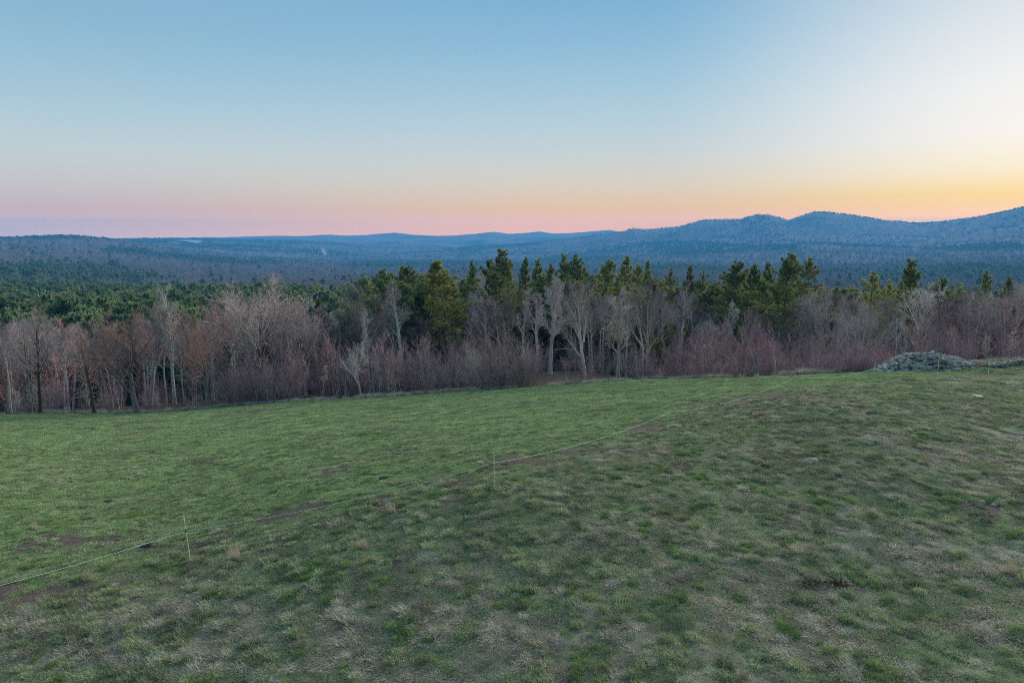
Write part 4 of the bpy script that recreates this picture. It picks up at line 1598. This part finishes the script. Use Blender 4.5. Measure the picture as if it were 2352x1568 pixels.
for (u, v) in rest:
    me = STONES[rs.randint(14)]
    V = np.empty(len(me.vertices) * 3, np.float32)
    me.vertices.foreach_get('co', V)
    V = V.reshape(-1, 3).astype(float) * rs.uniform(.26, .5)
    a = rs.rand() * 6.28
    V = np.c_[V[:, 0] * math.cos(a) - V[:, 1] * math.sin(a), V[:, 0] * math.sin(a) + V[:, 1] * math.cos(a), V[:, 2]]
    F = np.array([p.vertices[:] for p in me.polygons])
    A.add(V + np.array([u, v, float(pile_h(u, v)) + gz(PC[0] + u, PC[1] + v) - g0 - .06]), F)
o = obj('stones_behind', A.mesh('stones_behind', [M['stone']]), t)
o['kind'] = 'stuff'
tag(t, 'long grey mound of field stones behind the rope fence on the right', 'stone pile')

# tumbled stone wall running out of the picture on the right
WA, WB = at(2275, 837, 45.8), at(2480, 832, 46.2)
t = empty('stone_wall', (WA[0], WA[1], gz(WA[0], WA[1])))
wz = gz(WA[0], WA[1])
for k in range(190):
    u = rs.rand()
    hgt = (1 - abs(rs.normal(0, .35)))
    x, y = WA[0] + (WB[0] - WA[0]) * u, WA[1] + (WB[1] - WA[1]) * u + rs.normal(0, .28)
    g = gz(x, y)
    o = obj('stone', STONES[rs.randint(14)], t)
    s = rs.uniform(.26, .62)
    o.location = (x - WA[0], y - WA[1], g - wz + max(0.05, rs.uniform(.0, .48) * min(1, .35 + u * 1.6)))
    o.rotation_euler = rand_rot(rs)
    o.scale = (s, s, s * .85)
tag(t, 'low tumbled stone wall right of the stone pile', 'stone wall')


def rock(name, x_px, y_px, size, label, m='stone', seed=0, d=None, sink=.25, cat='rock'):
    import bmesh
    x, y = solve_px(x_px, y_px)
    if d:
        x, y, _ = at(x_px, y_px, d)
    rng = np.random.RandomState(700 + seed)
    bm = bmesh.new()
    bmesh.ops.create_icosphere(bm, subdivisions=3, radius=.5)
    off = rng.rand(3) * 50
    for v in bm.verts:
        p = np.array(v.co)
        n1 = vnoise(np.array([p[0] * 2.2 + off[0]]), np.array([p[1] * 2.2 + p[2] * 2.7 + off[1]]))[0]
        n2 = vnoise(np.array([p[0] * 5 + off[2]]), np.array([p[1] * 5 + p[2] * 6 + off[0]]))[0]
        v.co = p * (0.75 + .4 * n1 + .16 * n2) * np.array(size)
    me = bpy.data.meshes.new(name)
    bm.to_mesh(me)
    bm.free()
    me.materials.append(M[m])
    o = obj(name, me, None, (x, y, gz(x, y) - size[2] * (sink - .1) * .8))
    o.rotation_euler = (0, 0, rng.rand() * 1.0 - .5)
    return tag(o, label, cat)


rock('field_rock', 1863, 1060, (.50, .30, .18), 'half-buried pale rock with orange lichen in the right foreground', 'stone_lichen', 1)
rock('field_rock', 2244, 910, (.8, .5, .20), 'bluish half-buried rock below the stone wall', 'stone', 2)
rock('field_rock', 2070, 1060, (.3, .25, .12), 'small grey half-buried rock right of the lichen rock', 'stone', 3)
rock('field_rock', 2252, 1152, (.30, .22, .16), 'small rock in the dark hollow at the right', 'stone', 4)
rock('field_rock', 2285, 1160, (.22, .18, .12), 'smallest rock beside the dark hollow at the right', 'stone', 5)
rock('field_rock', 1440, 1102, (.18, .14, .10), 'small pale rock right of the middle foreground post', 'stone_lichen', 6)
rock('field_rock', 1405, 1025, (.20, .15, .10), 'small pale rock under the rope between middle posts', 'stone_lichen', 7)
rock('flat_rock', 1956, 857, (.8, .5, .22), 'pale flat rock at the left foot of the stone pile', 'stone_lichen', 8, d=46.2)
rock('boulder', 2242, 830, (1.9, .8, .75), 'dark slab-like boulder between stone pile and stone wall', 'stone', 9, d=47.6, sink=0)

# ------------------------------------------------------------------ fallen wood at the pasture edge and in the field
def brush_heap(name, x_px, y_px, d, n, ln, rad, mt, label, cat, flat=.35, seed=0, spread=.5):
    rng = np.random.RandomState(800 + seed)
    if d:
        x, y, _ = at(x_px, y_px, d)
    else:
        x, y = solve_px(x_px, y_px)
    g = gz(x, y)
    t = empty(name, (x, y, g))
    for k in range(n):
        a = rng.rand() * 6.28
        L = ln * rng.uniform(.4, 1.0)
        c = np.array([rng.normal(0, spread), rng.normal(0, spread * .5), 0])
        dr = np.array([math.cos(a), math.sin(a) * .6, rng.uniform(-.1, flat)])
        dr /= np.linalg.norm(dr)
        P = grow(rng, (c - dr * L * .4)[None], dr[None], np.array([L]), 5, .12, 0.0)
        zg = ground_z(P[0, :, 0] + x, P[0, :, 1] + y) - g
        P[0, :, 2] = np.maximum(P[0, :, 2], zg + rad * .6)
        A = Acc()
        rr = rad * rng.uniform(.5, 1.0)
        A.tube(P, taper(np.array([rr]), 5, .4), 6)
        obj('branch', A.mesh('branch', [M[mt]], True), t)
    return tag(t, label, cat)


brush_heap('fallen_branches', 905, 916, 70.2, 9, 3.0, .09, 'log', 'dark heap of fallen branches at the pasture edge left of centre', 'branches', .5, 1, .7)
brush_heap('log_heap', 1433, 876, 66, 6, 2.2, .12, 'log_pale', 'pale broken logs at the edge of the brown clearing', 'logs', .25, 2, .7)
brush_heap('log_heap', 1472, 876, 65.5, 8, 1.8, .13, 'log', 'dark log heap at the foot of the thick forked tree', 'logs', .3, 3, .8)
brush_heap('twig_bundle', 1850, 1345, None, 12, .55, .007, 'log', 'thin scatter of dead twigs lying in the right foreground grass', 'twigs', .2, 4, .12)
brush_heap('twig_bundle', 2240, 1162, None, 6, .5, .010, 'log', 'short dead sticks in the dark hollow at the right', 'twigs', .2, 5, .12)


def leaf_heap(name, x_px, y_px, n, sx, sy, sz, label, cat='leaves', m='brown_leaf', seed=0, kind=None):
    rng = np.random.RandomState(900 + seed)
    x, y = solve_px(x_px, y_px)
    P = np.c_[rng.normal(0, sx, n), rng.normal(0, sy, n)]
    g = gz(x, y)
    c = np.c_[P, ground_z(P[:, 0] + x, P[:, 1] + y) - g + rng.uniform(.015, sz, n)]
    q, w = nrm(rng.normal(0, 1, c.shape) + 0), nrm(rng.normal(0, 1, c.shape) * np.array([1, 1, .5]))
    s = rng.uniform(.025, .055, n)[:, None]
    V = np.stack([c - w * s, c + q * s * .6, c + w * s, c - q * s * .6], 1).reshape(-1, 3)
    o = obj(name, mesh_np(name, V, [np.arange(len(V)).reshape(-1, 4)], [M[m]]), None, (x, y, g))
    return tag(o, label, cat, kind=kind)


leaf_heap('leaf_clump', 1930, 1340, 160, .07, .05, .09, 'small clump of curled brown leaves in the right foreground', kind='stuff')
leaf_heap('fallen_leaves', 2060, 1285, 90, .55, .45, .05, 'scattered dead leaves on the grass in the right foreground', kind='stuff', seed=1)
leaf_heap('fallen_leaves', 1880, 1340, 110, .20, .08, .06, 'dead leaves strewn among the twigs in the right foreground', kind='stuff', seed=2)

# ------------------------------------------------------------------ haze
M['haze'] = bpy.data.materials.new('haze')
M['haze'].use_nodes = True
ht = M['haze'].node_tree
for nd in list(ht.nodes):
    ht.nodes.remove(nd)
pv = ht.nodes.new('ShaderNodeVolumePrincipled')
pv.inputs['Color'].default_value = (.09, .48, 1.0, 1)
pv.inputs['Density'].default_value = HAZE_D
pv.inputs['Density Attribute'].default_value = ''
pv.inputs['Anisotropy'].default_value = 0.0
mo = ht.nodes.new('ShaderNodeOutputMaterial')
ht.links.new(pv.outputs[0], mo.inputs['Volume'])
gme = bpy.data.objects['ground'].data
co = np.empty(len(gme.vertices) * 3, np.float32)
gme.vertices.foreach_get('co', co)
zmin, zmax = float(co[2::3].min()) - 1.5, CAMZ + HAZE_TOP
print('haze', zmin, zmax, float(co[2::3].max()))
B = HAZE_HALF
V = [(sx * B, sy * B, z) for z in (zmin, zmax) for sx, sy in ((-1, -1), (1, -1), (1, 1), (-1, 1))]
F = np.array([(0, 3, 2, 1), (4, 5, 6, 7), (0, 1, 5, 4), (1, 2, 6, 5), (2, 3, 7, 6), (3, 0, 4, 7)])
tag(obj('haze', mesh_np('haze', V, [F], [M['haze']])), 'thin blue evening haze filling the valley air', 'haze', kind='stuff')

# ------------------------------------------------------------------ the sward: real blades
def blade_patch(seed, n, rad, h0, h1, w, m, lie=0.25, curl=.3, mound=0.0, swirl=None, m2=None, frac=0.0):
    rng = np.random.RandomState(seed)
    a, q = rng.rand(n) * 6.28, np.sqrt(rng.rand(n)) * rad
    c = np.c_[np.cos(a) * q, np.sin(a) * q, np.full(n, -.01) + mound * (1 - (q / rad) ** 2)]
    az = rng.rand(n) * 6.28 if swirl is None else swirl + rng.normal(0, .5, n) + 2.0 * (vnoise(c[:, 0] * 2.5 + seed, c[:, 1] * 2.5) - .5)
    L = rng.uniform(h0, h1, n)
    tilt = np.clip(rng.normal(lie, .25, n), 0, 1.5)
    d0 = np.c_[np.cos(az) * np.sin(tilt), np.sin(az) * np.sin(tilt), np.cos(tilt)]
    t2 = np.clip(tilt + curl + rng.normal(0, .15, n), 0, 1.62)
    d1 = np.c_[np.cos(az) * np.sin(t2), np.sin(az) * np.sin(t2), np.cos(t2)]
    s = np.c_[-np.sin(az), np.cos(az), np.zeros(n)]
    ww = (w * rng.uniform(.7, 1.3, n))[:, None]
    m1 = c + d0 * (L * .5)[:, None]
    tip = m1 + d1 * (L * .5)[:, None]
    tip[:, 2] = np.maximum(tip[:, 2], .004)
    V = np.stack([c - s * ww, c + s * ww, m1 + s * ww * .8, m1 - s * ww * .8, tip], 1).reshape(-1, 3)
    b = np.arange(n)[:, None] * 5
    me = mesh_np('blades', V, [b + np.array([[0, 1, 2, 3]]), b + np.array([[3, 2, 4]])], [M[m]] + ([M[m2]] if m2 else []))
    if m2:
        sel = (rng.rand(n) < frac).astype(np.int32)
        me.polygons.foreach_set('material_index', np.r_[sel, sel])
    return me


def field_points(rng, n, y0, y1):
    """Uniform on the visible pasture between two distances, inside the view."""
    y = np.sqrt(rng.uniform(y0 * y0, y1 * y1, n))
    x = (.76 * y + 2.0) * rng.uniform(-1, 1, n)
    keep = y < edge_d(x, y) + .3
    return x[keep], y[keep]


def build_sward():
    rng = np.random.RandomState(61)
    # 1. short mixed turf in patches of half a metre
    turf = [blade_patch(600 + i, 200, .22, .04, .10, .0037, 'blade_olive', .55, .45, m2='blade_straw', frac=f) for i, f in enumerate((.15, .25, .35, .45))]
    thatch = [blade_patch(610 + i, 170, .22, .06, .17, .0038, 'blade_straw', 1.1, .3, swirl=0.0, m2='blade_olive', frac=f) for i, f in enumerate((.12, .22, .32, .42))]
    lush = [blade_patch(616 + i, 200, .22, .04, .085, .0040, 'blade_lush', .5, .4, m2='blade_straw', frac=f) for i, f in enumerate((.04, .10, .18, .26))]
    X, Y, I, S = [], [], [], []
    for y0, y1, dens, sc_ in ((7.5, 20, 38.0, .8), (20, 34, 24, .95), (34, 82, 7.0, 1.5)):
        n = int(dens * .84 * (y1 ** 2 - y0 ** 2))
        x, y = field_points(rng, n, y0, y1)
        X.append(x); Y.append(y)
        S.append(np.full(len(x), sc_) * rng.uniform(.8, 1.2, len(x)))
    x, y, s = np.concatenate(X), np.concatenate(Y), np.concatenate(S)
    g = green_mask(x, y)
    dm = dirt_mask(x, y)
    keep = rng.rand(len(x)) > dm ** 1.2 * .92
    x, y, s, g, dm = x[keep], y[keep], s[keep], g[keep], dm[keep]
    is_g = rng.rand(len(x)) < smooth(.22, .62, g)
    z = ground_z(x, y)
    spin = np.where(is_g, rng.rand(len(x)) * 6.28, 2.4 + 5.0 * fbm(x, y, 2, 1 / 1.6, 3.0) + rng.normal(0, .35, len(x)))
    rot = tilt_euler(x, y, spin)
    idx = np.where(is_g, rng.randint(0, 4, len(x)), rng.randint(4, 8, len(x)))
    lushy = is_g & (rng.rand(len(x)) < smooth(-1.0, 3.5, beyond_fence(x, y)))
    idx = np.where(lushy, idx + 8, idx)
    print('turf', len(x))
    hz = s * np.where(is_g, rng.uniform(.7, 1.2, len(x)), rng.uniform(.7, 1.1, len(x)))
    scatter('pasture_grass', turf + thatch + lush, np.c_[x, y, z], rot, np.c_[s, s, hz], idx, 'short grazed pasture grass, green mixed with straw', 'grass')
    # 2. raised tufts
    tg = [blade_patch(620 + i, 150, .13, .06, .15, .0040, 'blade_olive', .45, .55, .02, m2='blade_straw', frac=.2) for i in range(3)]
    tb = [blade_patch(630 + i, 150, .12, .06, .13, .0042, 'blade_bright', .4, .6, .02) for i in range(2)]
    ts = [blade_patch(640 + i, 140, .15, .08, .20, .0034, 'blade_straw', .95, .5, .015, m2='blade_olive', frac=.2) for i in range(3)]
    tt = [blade_patch(650 + i, 90, .10, .15, .40, .0028, 'blade_tan', .35, .45, .01) for i in range(2)]
    X, Y = [], []
    for y0, y1, dens in ((7.5, 20, 38.0), (20, 34, 24.0), (34, 78, 6.0)):
        x, y = field_points(rng, int(dens * .84 * (y1 ** 2 - y0 ** 2)), y0, y1)
        X.append(x); Y.append(y)
    x, y = np.concatenate(X), np.concatenate(Y)
    cl = fbm(x, y, 3, 1 / .5, 11.0)
    keep = (rng.rand(len(x)) < smooth(.36, .62, cl)) & (rng.rand(len(x)) > dirt_mask(x, y) * .8)
    x, y = x[keep], y[keep]
    g = green_mask(x, y)
    u = rng.rand(len(x))
    br = fbm(x, y, 3, 1 / .8, 15.0)
    idx = np.where(u < smooth(.15, .65, g), np.where(br > .60, rng.randint(3, 5, len(x)), rng.randint(0, 3, len(x))), rng.randint(5, 8, len(x)))
    idx = np.where(rng.rand(len(x)) < .003, rng.randint(8, 10, len(x)), idx)
    s = rng.uniform(.5, 1.15, len(x)) * np.where(beyond_fence(x, y) > 1.5, .75, 1.0)
    print('tufts', len(x))
    scatter('grass_tufts', tg + tb + ts + tt, np.c_[x, y, ground_z(x, y)], np.c_[np.zeros(len(x)), np.zeros(len(x)), rng.rand(len(x)) * 6.28], np.c_[s, s, s * rng.uniform(.7, 1.2, len(x))], idx,
            'raised tufts of greener and straw-coloured grass dotting the pasture', 'grass')


build_sward()

# dead grass clumps that stand out
TC = [blade_patch(660 + i, 130, .14, .18, .50, .004, 'blade_tan', .30, .35, .01) for i in range(2)]
for i, (x_px, y_px, s, lab) in enumerate([(205, 1335, .75, 'tan dead grass clump near the left edge below the rope'), (540, 1285, .9, 'pale dead grass clump right of the nearest fence post'),
                                          (440, 1296, .7, 'tan grass clump at the foot of the nearest fence post'), (835, 1265, .7, 'small tan grass clump under the middle rope span'),
                                          (900, 1178, .8, 'brown dead weed clump left of the middle fence post')]):
    x, y = solve_px(x_px, y_px)
    o = obj('dead_grass_clump', TC[i % 2], None, (x, y, gz(x, y)))
    o.scale = (s, s, s)
    o.rotation_euler = (0, 0, i)
    tag(o, lab, 'grass clump', 'dead grass clumps in the pasture')

# fringe of tall dead grass where the pasture meets the wood
def build_fringe():
    rng = np.random.RandomState(88)
    tf = [blade_patch(670 + i, 110, .22, .20, .55, .006, 'blade_tan' if i else 'blade_straw', .45, .5, .02, m2='blade_straw', frac=.5) for i in range(3)]
    n = 2600
    az = rng.uniform(E_AZ[1] - .1, E_AZ[-2] + .1, n)
    y = np.interp(az, E_AZ, E_D) + rng.normal(.9, .8, n)
    x = np.tan(az) * y
    keep = fbm(x, y, 3, 1 / 4.0, 21.0) + rng.normal(0, .07, n) > .47
    x, y = x[keep], y[keep]
    s = rng.uniform(.6, 1.5, len(x))
    scatter('edge_grass', tf, np.c_[x, y, ground_z(x, y)], np.c_[np.zeros(len(x)), np.zeros(len(x)), rng.rand(len(x)) * 6.28], np.c_[s, s, s * rng.uniform(.6, 1.1, len(x))], rng.randint(0, 3, len(x)),
            'tall tan dead grass fringing the far edge of the pasture', 'grass')


build_fringe()

# cow pats
M['dung'] = simple('dung', (.028, .022, .018), (.06, .048, .038), 14)
for i, (x_px, y_px, s, lab) in enumerate([(339, 1253, 1.0, 'dark cow pat left of the nearest fence post'), (251, 1156, .9, 'dark cow pat up the slope left of the nearest post'),
                                          (914, 1167, 1.1, 'dark cow pat just below the rope left of the middle post'), (884, 1098, 1.1, 'dark cow pat between the left soil patch and middle post'),
                                          (1760, 1072, .9, 'dark cow pat left of the lichen-spotted rock')]):
    x, y = solve_px(x_px, y_px)
    rng = np.random.RandomState(950 + i)
    A = Acc()
    rings = [(0, .0, .05), (.45, .06, .06), (.8, .045, .05), (1.0, -.01, .03)]
    V = []
    for rad, hgt, jit in rings:
        for k in range(14):
            a = k * 2 * math.pi / 14
            q = rad * .17 * (1 + rng.normal(0, .12))
            V.append((math.cos(a) * q, math.sin(a) * q * .85, hgt + rng.normal(0, jit * .18) + .012))
    ix = np.arange(56).reshape(4, 14)
    A.add(V, np.stack([ix[:-1], ix[1:], np.roll(ix, -1, 1)[1:], np.roll(ix, -1, 1)[:-1]], -1).reshape(-1, 4))
    o = obj('cow_pat', A.mesh('cow_pat', [M['dung']], True), None, (x, y, gz(x, y)))
    o.scale = (s, s, s)
    tag(o, lab, 'cow pat', 'cow pats on the pasture')
